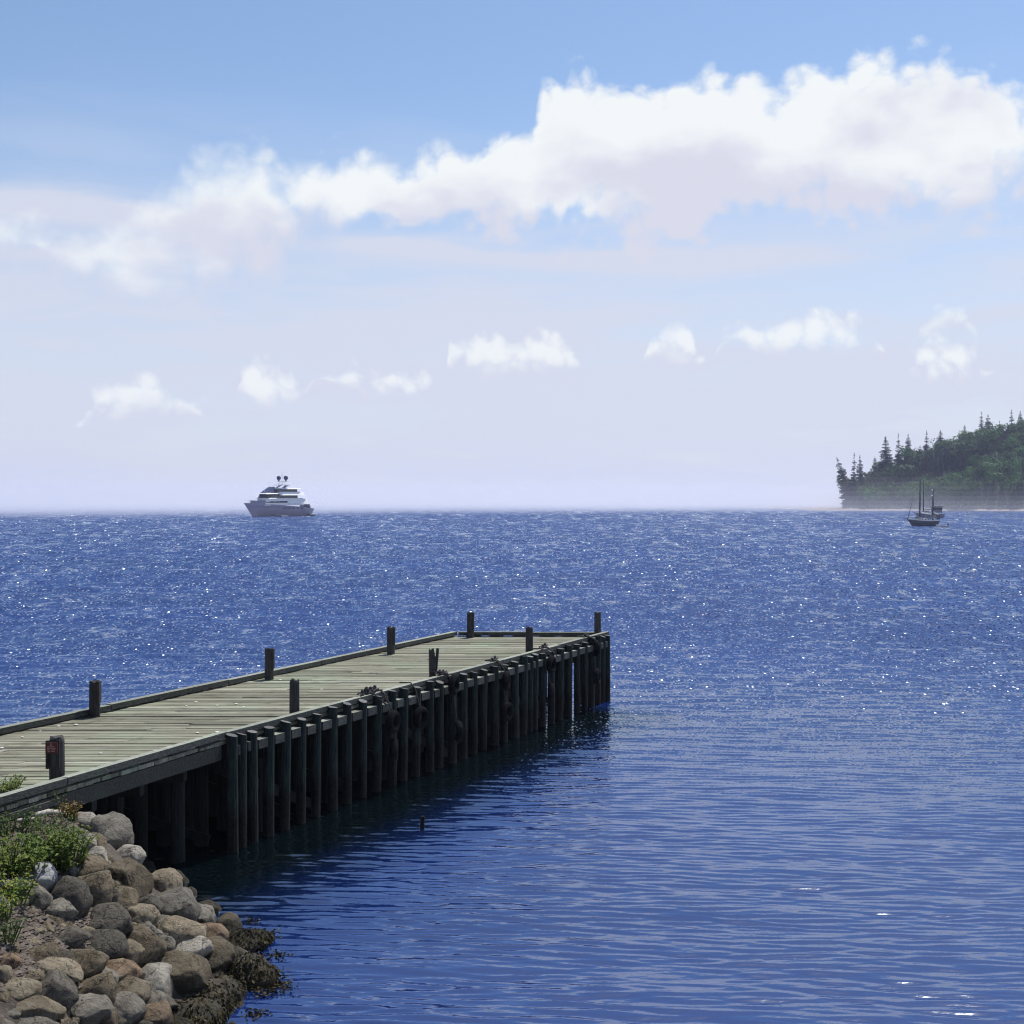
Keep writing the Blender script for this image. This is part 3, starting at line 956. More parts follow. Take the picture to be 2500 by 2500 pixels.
def lashing(px, py, n, label, seed, big=1.0):
    rr = random.Random(seed)
    ys = np.linspace(26, 46, 3000)
    qx = 1250 + 3000 * (np.array([xr(v) for v in ys]) - .12) / ys
    yy = ys[np.argmin(np.abs(qx - px))]
    root = empty('rope_lashing', (xr(yy) - .12, yy, DZ + CURB_H))
    tag(root, label, 'rope', 'rope lashings on the pier curb')
    mb = MB()
    for k in range(n):
        a = AX * (k - (n - 1) / 2) * .19
        r = rr.uniform(.042, .06) * big
        c0 = Vector((a.x, a.y, r * .6))
        for j in range(3):
            rot = Matrix.Rotation(rr.uniform(0, 3), 3, 'X') @ Matrix.Rotation(rr.uniform(0, 3), 3, 'Y')
            mb.torus(c0 + Vector((0, 0, .03 * j)), r * .7, r * .42, rot, 14, 7)
        mb.ball(c0 + Vector((0, 0, r * 1.5)), r * .75, 8, 6)
    mb.build('knot', M['rope'], root, True)
    mb = MB()
    for k in range(2):
        pts = []
        for s in np.linspace(-.5, .5, 9):
            a = AX * (s * (.16 * n + .25))
            pts.append((a.x + NRM.x * .06 * math.sin(s * 9 + k * 2), a.y + NRM.y * .06 * math.sin(s * 9 + k), .02 + .05 * abs(math.sin(s * 7 + k))))
        mb.tube(pts, .022, 6)
    mb.tube([(0, 0, .03), tuple(NRM * .16 + Vector((0, 0, .02))), tuple(NRM * .3 + Vector((0, 0, -.1))), tuple(NRM * .4 + AX * .25 + Vector((0, 0, -.3)))], .022, 6)
    mb.build('strand', M['rope'], root, True)
lashing(900, 1690, 4, 'dark knotted rope lashing with four knots, nearest the shore on the curb', 1, 1.25)
lashing(1078, 1648, 2, 'dark rope lashing at the foot of the splintered post', 2)
lashing(1205, 1612, 2, 'pair of rope knots on the curb between splintered post and next post', 3)
lashing(1328, 1582, 2, 'pair of rope knots on the curb just past the fourth post', 4)
lashing(1430, 1557, 2, 'slack rope bundle on the curb close to the pier end', 5)

SH = [(28, 1778), (54, 1799), (98, 1785), (143, 1773), (185, 1769), (4, 1826), (245, 1839), (300 + 1, 1727), (478, 1714), (530, 1722), (576, 1718), (594, 1726), (455, 1723), (684, 1660), (482, 1789), (960, 1602), (1190, 1560), (530, 1787), (785, 1683)]
sh_me = None
for k, (px, py) in enumerate(SH):
    q = at(px, py, DZ + .01)
    if sh_me is None:
        mb = MB(); mb.ball((0, 0, 0), 1, 9, 6, (1, .8, .3))
        sh_me = mb.mesh('shell', M['shell'], True)
    o = add_obj('shell', sh_me, None, (q.x, q.y, DZ + .012))
    s = random.uniform(.025, .042)
    o.scale = (s * random.uniform(.9, 1.5), s * 1.6, s)
    o.rotation_euler = (0, 0, random.uniform(-.4, .4))
    tag(o, 'small white broken shell lying on the grey deck planks', 'shell', 'shells scattered on the pier deck')

# lone stake standing in the water
q = at(1030, 2022, 0)
mb = MB(); mb.tube([(0, 0, -1.2), (.01, 0, .05), (.02, 0, .27)], [.05, .05, .043], 10)
o = mb.build('stake', M['pile']); o.location = (q.x, q.y, 0)
tag(o, 'short dark stake standing alone in the water before the pier', 'stake')

# ------------------------------------------------------------------ boulders
import bmesh
def rock_mesh(seed, mat, ang=.0):
    bm = bmesh.new()
    bmesh.ops.create_icosphere(bm, subdivisions=4, radius=1)
    rr = random.Random(seed)
    ofs = Vector((rr.uniform(0, 50), rr.uniform(0, 50), rr.uniform(0, 50)))
    planes = []
    for k in range(14):
        d = Vector((rr.gauss(0, 1), rr.gauss(0, 1), rr.gauss(0, 1))).normalized()
        planes.append((d, rr.uniform(.62, .86)))
    for v in bm.verts:
        p = v.co.copy()
        s = 1 + .22 * mnoise.noise(p * .9 + ofs)
        q = p * s
        for d, h in planes:
            e = q.dot(d) - h
            if e > 0: q -= d * e * (.72 + .25 * ang)
        q *= 1 + .075 * mnoise.noise(p * 2.6 + ofs) + .04 * mnoise.noise(p * 6.0 + ofs) + .018 * mnoise.noise(p * 13 + ofs)
        v.co = q
    me = bpy.data.meshes.new('boulder')
    bm.to_mesh(me); bm.free()
    me.materials.append(mat); me.shade_smooth()
    return me
ROCKS = {}
def get_rock(mat, var):
    k = (mat, var)
    if k not in ROCKS: ROCKS[k] = rock_mesh(hash(mat) % 1000 * 0 + sum(map(ord, mat)) + var * 13, M[mat], .2 + .25 * (var % 3))
    return ROCKS[k]
# zoom pixel centre, size, stone, label
RK = [
 (730, 390, 225, 265, 'rock_grey', 'large blocky grey boulder against the dark water beside the pier'),
 (560, 290, 150, 120, 'rock_pale', 'whitish rounded boulder at top of the bank beside dry orange weeds'),
 (560, 430, 130, 210, 'rock_grey', 'upright flat-topped grey boulder right of the green weeds'),
 (655, 440, 100, 150, 'rock_brown', 'mottled narrow boulder squeezed between flat-topped and large blocky boulders'),
 (655, 520, 130, 120, 'rock_pale', 'pale leaning slab at the foot of the flat-topped boulder'),
 (865, 520, 210, 130, 'rock_pale', 'pale pointed boulder behind the tall brown upright boulder'),
 (860, 660, 250, 300, 'rock_brown', 'tall brown upright boulder with a smooth rounded top'),
 (600, 600, 270, 200, 'rock_brown', 'broad grey-brown boulder just right of the green weeds'),
 (600, 740, 290, 240, 'rock_brown', 'large smooth brown dome-shaped boulder below the green weeds'),
 (270, 660, 170, 200, 'rock_white', 'smooth white boulder sitting in the green weeds'),
 (265, 810, 150, 200, 'rock_grey', 'grey boulder directly below the white boulder'),
 (470, 800, 230, 260, 'rock_dark', 'dark boulder with a tan slanting edge left of the brown dome'),
 (1090, 720, 250, 160, 'rock_tan', 'long tan boulder leaning against the tall upright one'),
 (1150, 690, 180, 140, 'rock_grey', 'rounded grey boulder above the long tan one at dark water'),
 (1280, 780, 100, 110, 'rock_rust', 'small orange-tan egg-shaped boulder at the edge of the dark water'),
 (1000, 600, 70, 90, 'rock_tan', 'small tan stone behind the pale pointed boulder'),
 (820, 810, 170, 140, 'rock_brown', 'grey-brown boulder between the brown dome and dark flat-topped stone'),
 (745, 800, 100, 130, 'rock_dark', 'small dark stone tucked right under the brown dome'),
 (980, 850, 210, 110, 'rock_dark', 'dark flat-topped angular boulder left of the big banded one'),
 (1150, 860, 280, 240, 'rock_grey', 'big grey boulder with a curved pale band across its top'),
 (1350, 920, 150, 170, 'rock_grey', 'grey boulder right of the big banded boulder'),
 (1400, 870, 160, 110, 'rock_pale', 'whitish-topped boulder nearest the water above the orange seaweed'),
 (720, 960, 300, 220, 'rock_dark', 'large dark angular boulder in the middle of the bank'),
 (410, 880, 180, 160, 'rock_grey', 'grey wedge-shaped boulder under the dark slanting one'),
 (930, 930, 240, 130, 'rock_tan', 'long pale tan boulder right of the large dark angular one'),
 (940, 1000, 160, 100, 'rock_grey', 'low grey stone under the long pale tan boulder'),
 (1200, 1030, 270, 180, 'rock_tan', 'rounded tan-topped boulder below the big banded one'),
 (1420, 1040, 190, 150, 'rock_rust', 'orange-tinted triangular boulder beside the seaweed'),
 (1530, 1010, 150, 180, 'rock_brown', 'dark brown sloping boulder between triangular one and the seaweed'),
 (950, 1110, 270, 230, 'rock_brown', 'grey-brown boulder right of the dark pointed one, mid bank'),
 (470, 1070, 220, 100, 'rock_dark', 'dark low boulder half sunk in the brown scree'),
 (690, 1110, 250, 190, 'rock_dark', 'dark grey pointed boulder below the large angular one'),
 (880, 1180, 160, 190, 'rock_tan', 'tan upright boulder below the dark pointed one'),
 (1110, 1110, 120, 110, 'rock_grey', 'small grey stone wedged above the dark-fronted boulder'),
 (1280, 1140, 260, 140, 'rock_pale', 'pale boulder behind the biggest dark-fronted boulder'),
 (1460, 1180, 240, 210, 'rock_brown', 'brown boulder streaked with orange seaweed at its right'),
 (1225, 1300, 360, 330, 'rock_brown', 'biggest boulder, with brown top and black shaded front'),
 (570, 1230, 270, 210, 'rock_brown', 'olive-brown boulder at the lower edge of the scree'),
 (270, 1180, 230, 130, 'rock_brown', 'low olive boulder in the scree near the left edge'),
 (800, 1290, 240, 170, 'rock_rust', 'rust-pink boulder near the bottom, above a long tan slab'),
 (1030, 1360, 270, 200, 'rock_pale', 'pale mottled boulder left of the biggest boulder'),
 (370, 1290, 280, 150, 'rock_tan', 'flat tan slab with a yellow patch, above the black boulder'),
 (355, 1440, 270, 250, 'rock_dark', 'black-fronted boulder near the lower left corner'),
 (115, 1410, 240, 150, 'rock_tan', 'tan boulder left of the black-fronted one'),
 (640, 1420, 270, 220, 'rock_brown', 'grey-brown boulder right of the black-fronted one'),
 (860, 1410, 250, 160, 'rock_tan', 'long tan slab under the rust-pink boulder'),
 (705, 1340, 160, 150, 'rock_grey', 'grey stone left of the rust-pink boulder'),
 (1050, 1490, 240, 140, 'rock_grey', 'grey boulder under the pale mottled one'),
 (840, 1560, 200, 180, 'rock_grey', 'blocky grey boulder at the bottom beside the rusty one'),
 (1040, 1590, 220, 160, 'rock_rust', 'rusty orange-topped boulder at the bottom edge'),
 (570, 1540, 270, 190, 'rock_grey', 'angular greenish-grey boulder at the bottom, right of the black one'),
 (700, 1600, 150, 140, 'rock_brown', 'small brown boulder at the bottom left of the blocky grey one'),
 (200, 1540, 340, 170, 'rock_tan', 'broad tan-grey boulder in the bottom left corner'),
 (190, 1650, 330, 130, 'rock_grey', 'grey boulder cut by the bottom edge at left'),
 (1530, 1420, 230, 190, 'rock_brown', 'wet brown boulder rising bare among the seaweed'),
 (1670, 1080, 260, 160, 'rock_brown', 'seaweed-fringed boulder farthest out in the water'),
 (1700, 1310, 300, 200, 'rock_dark', 'boulder buried in brown seaweed at the water edge'),
 (1440, 1480, 260, 190, 'rock_brown', 'boulder under olive seaweed right of the biggest boulder'),
 (1300, 1590, 320, 170, 'rock_brown', 'seaweed-covered boulder at the bottom of the shore'),
 (60, 1230, 130, 120, 'rock_rust', 'pinkish stone at the left edge beside the scree'),
 (20, 1330, 110, 110, 'rock_tan', 'tan stone cut by the left edge below the pinkish one'),
 (90, 710, 160, 70, 'rock_pale', 'pale flat stone half hidden in the weeds at left'),
 (10, 850, 90, 110, 'rock_pale', 'pale stone cut by the left edge under the weeds'),
 (1230, 1650, 160, 80, 'rock_grey', 'grey stone at the bottom edge among the seaweed'),
 (500, 620, 110, 110, 'rock_grey', 'small grey stone left of the broad grey-brown boulder'),
 (640, 1000, 120, 90, 'rock_dark', 'small dark stone left of the large dark angular one'),
 (1590, 1210, 200, 130, 'rock_dark', 'low dark boulder under seaweed beside the brown streaked one'),
]
rock_pos = []
SEAROCKS = []
for k, (zx, zy, zw, zh, mt, lab) in enumerate(RK):
    px, py = zx * .36232, 1900 + zy * .36232
    p_ = on_bank(px, py + zh * .36232 * .12)
    s = p_.y / 3000 * .36232
    wx, hz = zw * s / 2, zh * s / 2
    dr = (p_ - Vector((0, 0, CAM_H))).normalized()
    dep = (wx * .6 + hz * .5)
    p2 = p_ + dr * dep * .25
    o = add_obj('boulder', get_rock(mt, k % 6), None, p2)
    o.scale = (wx * 1.36, dep * 1.4, hz * 1.32)
    o.rotation_euler = (random.uniform(-.18, .18), random.uniform(-.18, .18), random.uniform(-.5, .5))
    tag(o, lab, 'boulder', 'riprap boulders on the bank')
    rock_pos.append((p2, max(wx, hz)))
    if 'seaweed' in lab and 'above' not in lab and 'edge among' not in lab and 'triangular' not in lab:
        SEAROCKS.append((o, 300 if ('streaked' in lab or 'bare' in lab or 'sloping' in lab) else 1300, .34 if ('streaked' in lab or 'sloping' in lab or 'bare' in lab) else .75))
# smaller stones that fill the gaps between the boulders
fill = 0
for k in range(1600):
    zx, zy = random.uniform(0, 1600), random.uniform(420, 1656)
    if zx > 520 + (zy - 300) * .95: continue
    px, py = zx * .36232, 1900 + zy * .36232
    p_ = on_bank(px, py)
    r = random.uniform(.07, .20)
    if any((p_ - q).length < rr * .62 + r * .5 for q, rr in rock_pos): continue
    if zx < 420 and 350 < zy < 1250 and random.random() < .8: continue
    o = add_obj('stone', get_rock(random.choice(['rock_grey', 'rock_dark', 'rock_tan', 'rock_brown']), random.randint(0, 5)), None, p_ - Vector((0, 0, r * .55)))
    o.scale = (r * random.uniform(.9, 1.4), r, r * random.uniform(.6, .95))
    o.rotation_euler = (random.uniform(-.3, .3), random.uniform(-.3, .3), random.uniform(0, 6))
    tag(o, 'small stone filling a gap between the larger boulders', 'stone', 'filler stones between the boulders')
    rock_pos.append((p_, r))
    fill += 1
    if fill > 120: break
# boulders out of view that carry the bank on towards the camera
for k in range(40):
    yy = random.uniform(9.5, 13.6); xx = np.interp(yy, WLY, WLX) - random.uniform(-.3, 3.2)
    if yy > 11 and (xx / yy) > -.41 and yy > 13: continue
    z = float(bank_h(xx, yy))
    px_, py_ = 1250 + 3000 * xx / yy, 1215 + 3000 * (CAM_H - z) / yy
    if py_ < 2620 and px_ > -60: continue
    r = random.uniform(.25, .5)
    o = add_obj('boulder', get_rock(random.choice(['rock_grey', 'rock_tan', 'rock_brown']), random.randint(0, 5)), None, (xx, yy, z))
    o.scale = (r * 1.2, r, r * .85); o.rotation_euler = (0, 0, random.uniform(0, 6))
    tag(o, 'grey-brown boulder of the near bank, lower along the shore than the scree', 'boulder', 'boulders of the near bank')

# scree: crumbled stone between the weeds
mb = MB()
def chip(mb, c, r, rr):
    P = []
    for q in ((1, 0, 0), (-1, 0, 0), (0, 1, 0), (0, -1, 0), (0, 0, 1), (0, 0, -1)):
        P.append(Vector(c) + Vector(q) * r * rr.uniform(.6, 1.2) * (.55 if q[2] else 1))
    mb.addv(P, [(0, 2, 4), (2, 1, 4), (1, 3, 4), (3, 0, 4), (2, 0, 5), (1, 2, 5), (3, 1, 5), (0, 3, 5)])
rr = random.Random(5)
for k in range(5200):
    if k % 2:
        zx, zy = rr.uniform(-60, 520), rr.uniform(220, 560)
    else:
        zx, zy = rr.uniform(-60, 640), rr.uniform(850, 1420)
    p_ = on_bank(zx * .36232, 1900 + zy * .36232)
    chip(mb, p_ + Vector((0, 0, -.02)), rr.uniform(.02, .065) * (1.4 if rr.random() < .12 else 1), rr)
o = mb.build('scree', simple('scree_stone', (.075, .058, .046), (.20, .165, .135), 9, .9, 0, obj=False)); tag(o, kind='stuff')

# ------------------------------------------------------------------ seaweed on the stones by the water
mb = MB()
rr = random.Random(9)
def frond(mb, p, L, rr, flat=0.0):
    d = Vector((rr.gauss(0, 1), rr.gauss(0, 1), rr.gauss(-.2, .6) * (1 - flat))).normalized()
    s = d.cross(Vector((rr.gauss(0, 1), rr.gauss(0, 1), rr.gauss(0, 1)))).normalized()
    w_ = L * rr.uniform(.22, .4)
    mb.addv([p, p + d * L * .5 + s * w_, p + d * L, p + d * L * .5 - s * w_], [(0, 1, 2, 3)])
bpy.context.view_layer.update()
for o_, amt, zmax in SEAROCKS:
    vsr = [o_.matrix_world @ v.co for v in o_.data.vertices]
    c0 = o_.matrix_world.translation
    vsr = [v for v in vsr if -.1 < v.z < zmax]
    for k in range(amt):
        if not vsr: break
        v = rr.choice(vsr)
        nn = (v - c0).normalized()
        if mnoise.noise(v * 3.1 + Vector((2, 5, 1))) < -.22: continue
        d = (Vector((0, 0, -1)) + nn * .5 + Vector((rr.gauss(0, .5), rr.gauss(0, .5), rr.gauss(0, .3)))).normalized()
        s_ = d.cross(nn + Vector((rr.gauss(0, .3), rr.gauss(0, .3), rr.gauss(0, .3)))).normalized()
        L = rr.uniform(.04, .10); w_ = L * rr.uniform(.16, .3)
        p_ = v + nn * rr.uniform(0, .035)
        mb.addv([p_, p_ + d * L * .5 + s_ * w_ + nn * .012, p_ + d * L, p_ + d * L * .5 - s_ * w_ + nn * .012], [(0, 1, 2, 3)])
# floating fringe
for (cx, cy_, rx, ry) in ((1830, 1060, 70, 40), (1860, 1190, 110, 30), (1900, 1400, 110, 40), (1800, 1330, 120, 40), (1720, 1590, 90, 30), (1680, 960, 80, 20), (1780, 1440, 120, 30)):
    for k in range(int(rx * ry * .035)):
        zx, zy = cx + rr.gauss(0, rx * .5), cy_ + rr.gauss(0, ry * .5)
        q = at(zx * .36232, 1900 + zy * .36232, .02)
        frond(mb, q + Vector((0, 0, rr.uniform(-.01, .03))), rr.uniform(.03, .07), rr, .8)
o = mb.build('seaweed', M['seaweed']); tag(o, kind='stuff')

# ------------------------------------------------------------------ driftwood and weeds on the bank
def log(pts, rad, label, name='driftwood_log', mat='driftwood'):
    P = []
    for px, py, lift in pts:
        q = on_bank(px, py); P.append(q + Vector((0, 0, lift)))
    o0 = P[0].copy()
    PP = [p - o0 for p in P]
    fine = []
    for a, c_ in zip(PP[:-1], PP[1:]):
        for s in (0, .33, .66): fine.append(a.lerp(c_, s))
    fine.append(PP[-1])
    rads = [rad * (1 + .25 * mnoise.noise(Vector((i * .7, rad * 9, 0)))) * (1 - .3 * i / len(fine)) for i in range(len(fine))]
    fine = [p + Vector((0, 0, .03 * mnoise.noise(Vector((i * .9, 3, rad * 5))))) for i, p in enumerate(fine)]
    mb = MB(); mb.tube(fine, rads, 12)
    o = mb.build(name, M[mat], None, True); o.location = o0
    tag(o, label, 'driftwood')
    return o
log([(148, 1974, .05), (100, 1980, .08), (62, 1983, .1), (28, 1972, .12)], .062, 'grey forked driftwood log lying along the foot of the pier')
log([(157, 1988, .0), (118, 1988, .04), (78, 1996, .03)], .055, 'pale sun-bleached driftwood beam in front of the grey log')
log([(60, 1966, .02), (30, 1973, .03), (4, 1977, .02)], .035, 'thin driftwood branch behind the forked log')
log([(90, 2003, .0), (60, 2005, .04), (38, 2009, .02)], .035, 'short driftwood piece left of the scree')

def weed(zx, zy, h, spread, n, mat, label, cat='plant', name='weed_plant', flower=None, leaf=.05, group=None):
    p_ = on_bank(zx * .36232, 1900 + zy * .36232)
    root = empty(name, p_)
    tag(root, label, cat, group)
    rr = random.Random(int(zx * 7 + zy))
    st = MB(); lf = MB(); fl = MB()
    for k in range(n):
        a = rr.uniform(0, 2 * PI); q = spread * math.sqrt(rr.random())
        b0 = Vector((q * math.cos(a) * .55, q * math.sin(a) * .55, -.05))
        hh = h * rr.uniform(.55, 1.0)
        top = Vector((q * math.cos(a) * 1.2, q * math.sin(a) * 1.2, hh))
        mid = b0.lerp(top, .5) + Vector((rr.gauss(0, .03), rr.gauss(0, .03), .04))
        st.tube([b0, mid, top], [.008, .006, .003], 4, False)
        for j in range(int(9 * h / .5) + 3):
            s = rr.uniform(.15, 1)
            c0 = (b0.lerp(mid, s * 2) if s < .5 else mid.lerp(top, s * 2 - 1))
            d = Vector((rr.gauss(0, 1), rr.gauss(0, 1), rr.gauss(.25, .5))).normalized()
            sd_ = d.cross(Vector((rr.gauss(0, .4), rr.gauss(0, .4), 1))).normalized()
            L = leaf * rr.uniform(.7, 1.5)
            up = Vector((0, 0, -.2 * L))
            lf.addv([c0, c0 + d * L * .5 + sd_ * L * .28, c0 + d * L + up, c0 + d * L * .5 - sd_ * L * .28], [(0, 1, 2, 3)])
        if flower:
            for j in range(3):
                c0 = top + Vector((rr.gauss(0, .03), rr.gauss(0, .03), rr.uniform(-.06, .05)))
                fl.ball(c0, rr.uniform(.006, .013), 5, 4)
    st.build('stem', M['weed_dark'], root)
    o = lf.build('leaves', M[mat], root); o['kind'] = 'stuff'
    if flower:
        o = fl.build('blooms', M[flower], root); o['kind'] = 'stuff'
    return root
G = 'weeds growing on the bank'
weed(440, 590, .62, .42, 46, 'weed', 'bright green leafy weed right at the edge of the boulders', flower=None, leaf=.075, group=G)
weed(330, 560, .50, .45, 42, 'weed_dark', 'dark green weed above the white boulder', leaf=.07, group=G)
weed(200, 620, .50, .50, 46, 'weed', 'broad green weed left of the white boulder', leaf=.07, group=G)
weed(60, 640, .55, .5, 46, 'weed', 'green weed at the left edge above the pale flat stone', leaf=.07, group=G)
weed(100, 830, .40, .32, 26, 'weed', 'small green weed with yellow flowers below the pale flat stone', flower='flower', leaf=.06, group=G)
weed(430, 470, .30, .2, 14, 'weed', 'tall goldenrod tip with yellow bloom over the green weed', flower='flower', leaf=.06, group=G)
weed(60, 380, .45, .45, 34, 'weed_dark', 'dull green weed at the left edge below the driftwood', leaf=.06, group=G)
weed(20, 180, .55, .28, 30, 'weed', 'green weed at the left edge beside the pier start', leaf=.07, group=G)
weed(60, 150, .45, .22, 22, 'weed_dark', 'dark brownish weed with seed heads in front of the pier start', leaf=.05, group=G)
weed(390, 225, .42, .12, 9, 'weed_dark', 'single slender dark weed in front of the pier beam', leaf=.05, group=G)
weed(480, 280, .36, .18, 26, 'dry', 'dry orange-brown weed left of the whitish boulder', leaf=.045, group=G)
weed(600, 300, .34, .24, 30, 'dry', 'dry golden weed behind the large blocky boulder', leaf=.045, group=G)
weed(300, 330, .18, .5, 40, 'weed_dark', 'low dull weed spread over the scree under the driftwood', leaf=.05, group=G)
weed(40, 1080, .28, .22, 18, 'weed_dark', 'small dark green weed at the left edge beside the brown scree', leaf=.055, group=G)
weed(20, 940, .3, .2, 16, 'weed', 'yellowing weed at the left edge above the scree', flower='flower', leaf=.05, group=G)

# ------------------------------------------------------------------ boats
def hull_mesh(L, B, sheer, keel, bowrake, sternw=.8, nst=18, m_=7, transom=.3, flare=.6):
    """sheer(s), s from stern 0 to bow 1; x forward, stern at -L/2"""
    mb = MB(); P = []; F = []
    for i in range(nst + 1):
        s = i / nst
        bw = B / 2 * (sternw + (1 - sternw) * math.sin(min(s / .45, 1) * PI / 2)) * (1 - max(0, (s - .45) / .55) ** 2.2)
        zs = sheer(s)
        for side in (-1, 1):
            for j in range(m_ + 1):
                q = j / m_
                z = keel + (zs - keel) * q
                yb = bw * (q ** flare) * (.25 + .75 * min(1, q * 1.5) ** .5)
                x = -L / 2 + L * s + bowrake * (q - 1) * max(0, (s - .3) / .7) ** 2 + transom * (1 - q) * (-1 if s == 0 else 0)
                P.append((x, side * max(yb, .015), z))
    W = 2 * (m_ + 1)
    for i in range(nst):
        for side in (0, 1):
            for j in range(m_):
                a = i * W + side * (m_ + 1) + j
                f = (a, a + W, a + W + 1, a + 1)
                F.append(f if side == 0 else f[::-1])
        a = i * W + m_; b_ = i * W + W - 1
        F.append((a, a + W, b_ + W, b_))                          # deck
    F.append(tuple(range(0, m_ + 1)) + tuple(range(W - 1, m_, -1)))   # transom
    mb.addv(P, F)
    return mb
def deck_outline(xa, xb, wdt, rf, ra=.6, n=6):
    """xa aft, xb forward, rounded ends"""
    pts = []
    for k in range(n + 1):
        a = -PI / 2 + PI * k / n
        pts.append((xb - rf + rf * math.cos(a), wdt / 2 * math.sin(a)))
    for k in range(n + 1):
        a = PI / 2 + PI * k / n
        pts.append((xa + ra + ra * math.cos(a), wdt / 2 * math.sin(a)))
    return pts
def inset(pts, cx, k, ky): return [(cx + (x - cx) * k, y * ky) for x, y in pts]

# motor yacht
yp = at(676, 1260, 0)
yacht = empty('motor_yacht', (yp.x, yp.y, 0), R(180 + 49))
yacht.scale = (1.05, 1.05, 1.03)
tag(yacht, 'large white motor yacht with two dark radar domes, anchored in the haze', 'yacht')
mb = hull_mesh(31, 7.4, lambda s: 3.3 + 1.9 * max(0, (s - .12) / .88) ** .8 if s > .1 else 3.0, -.8, 4.6, .92, 22, 8, 0.2, .5)
mb.build('hull', M['hullshade'], yacht, True)
def house(name, xa, xb, wd, z0, z1, rf, mat, slope=.94, ra=.8, ky=.95):
    mb = MB(); o_ = deck_outline(xa, xb, wd, rf, ra)
    mb.prism(o_, z0, z1, inset(o_, xa + 1.0, slope, ky)); return mb.build(name, M[mat], yacht)
house('main_house', -11.5, 9.5, 6.2, 4.2, 6.9, 3.5, 'white', .95)
house('main_window_band', -10.8, 8.9, 6.28, 5.2, 6.0, 3.4, 'glass', .985)
house('main_bulwark', -13.4, -1.6, 7.6, 4.9, 6.85, 1.5, 'white', .97, 1.5, .68)
house('bow_bulwark', 3.0, 12.6, 5.4, 4.4, 6.2, 5.0, 'hullshade', .93)
house('upper_deck', -12.6, 9.6, 6.9, 6.9, 7.05, 4.2, 'white', 1.0, 1.6)
house('upper_house', -8.6, 8.4, 5.6, 7.05, 8.6, 3.4, 'glass', .95)
house('upper_bulwark', -11.8, 1.6, 7.2, 8.1, 9.5, 1.6, 'white', .97, 1.6, .68)
house('upper_roof', -11.0, 9.4, 6.2, 8.62, 8.95, 4.2, 'white', .97, 1.6, .9)
house('sundeck_house', -8.8, 4.0, 4.6, 9.5, 10.5, 2.2, 'glass', .95)
house('sundeck_roof', -10.6, .6, 5.9, 10.5, 11.0, 1.6, 'white', .97, 1.4, .85)
mb = MB(); mb.addv([(6.6, -2.2, 8.85), (6.6, 2.2, 8.85), (2.2, 2.2, 8.85), (2.2, -2.2, 8.85), (3.0, -1.2, 11.4), (3.0, 1.2, 11.4), (2.0, 1.2, 11.4), (2.0, -1.2, 11.4)],
                   [(3, 2, 1, 0), (4, 5, 6, 7), (0, 1, 5, 4), (1, 2, 6, 5), (2, 3, 7, 6), (3, 0, 4, 7)])
mb.build('sundeck_windscreen', M['bluecanvas'], yacht)
for sy in (-1, 1):
    mb = MB(); mb.beam((-1.2, sy * 2.3, 10.9), (-3.4, sy * 2.0, 12.1), 1.4, .25); mb.build('arch_leg', M['hullshade'], yacht)
house('hardtop', -6.6, .9, 4.6, 12.0, 12.25, 1.4, 'white', .97, 1.2)
mb = MB()
for sx_ in (-3.9, -1.4):
    for sy in (-1, 1): mb.beam((sx_, sy * 1.0, 12.2), (-2.7, sy * .9, 13.6), .16, .16)
mb.box((-2.6, 0, 13.5), (1.2, 4.9, .22))
mb.build('mast_frame', M['white'], yacht)
for sy in (-1, 1):
    mb = MB(); mb.tube([(-2.6, sy * 2.15, 13.6), (-2.6, sy * 2.15, 14.1)], .3, 8)
    mb.ball((-2.6, sy * 2.15, 14.9), .84, 14, 10, (1, 1, 1.08)); mb.build('radar_dome', M['dome'], yacht, True)
mb = MB(); mb.tube([(-2.6, 0, 13.5), (-2.6, 0, 16.2), (-2.6, 0, 17.4)], [.14, .08, .04], 6); mb.box((-2.6, 0, 15.9), (.2, 1.0, .12)); mb.build('antenna_mast', M['white'], yacht)
for (ax_, az_, h_) in ((3.4, 11.2, 2.2), (5.9, 9.0, 2.2), (12.9, 5.4, 1.5)):
    mb = MB(); mb.tube([(ax_, 0, az_ - .4), (ax_, 0, az_ + h_)], .05, 5); mb.build('whip_antenna', M['white'], yacht)
mb = MB()
for sy in (-1, 1):
    pts = [(-15.3 + 30.3 * s, sy * 3.62 * (1 - max(0, (s - .45) / .55) ** 2.2), 3.9 + 1.9 * max(0, (s - .12) / .88) ** .8 + .55) for s in np.linspace(.55, .99, 12)]
    mb.tube(pts, .05, 5)
    for q in pts[::2]: mb.tube([(q[0], q[1], q[2] - 1.1), q], .04, 4)
mb.build('bow_rail', M['white'], yacht)
for k, xk in enumerate((-9.4, -7.4, -5.2, -3.0, -.8)):
    mb = MB()
    for sy in (-1, 1): mb.box((xk, sy * 3.62, 3.1), (1.1, .3, .5))
    mb.build('hull_window', M['glass'], yacht)
mb = MB(); mb.prism(deck_outline(-18.2, -14.6, 6.2, .4, .6), .55, .85); mb.build('swim_platform', M['white'], yacht)
mb = MB(); mb.addv([(-15.1, -3, 1.0), (-15.1, 3, 1.0), (-13.6, 3, 4.6), (-13.6, -3, 4.6), (-13.2, -3, 1.0), (-13.2, 3, 1.0)], [(0, 3, 2, 1), (0, 4, 3), (1, 2, 5)])
mb.build('transom_stairs', M['hullshade'], yacht)

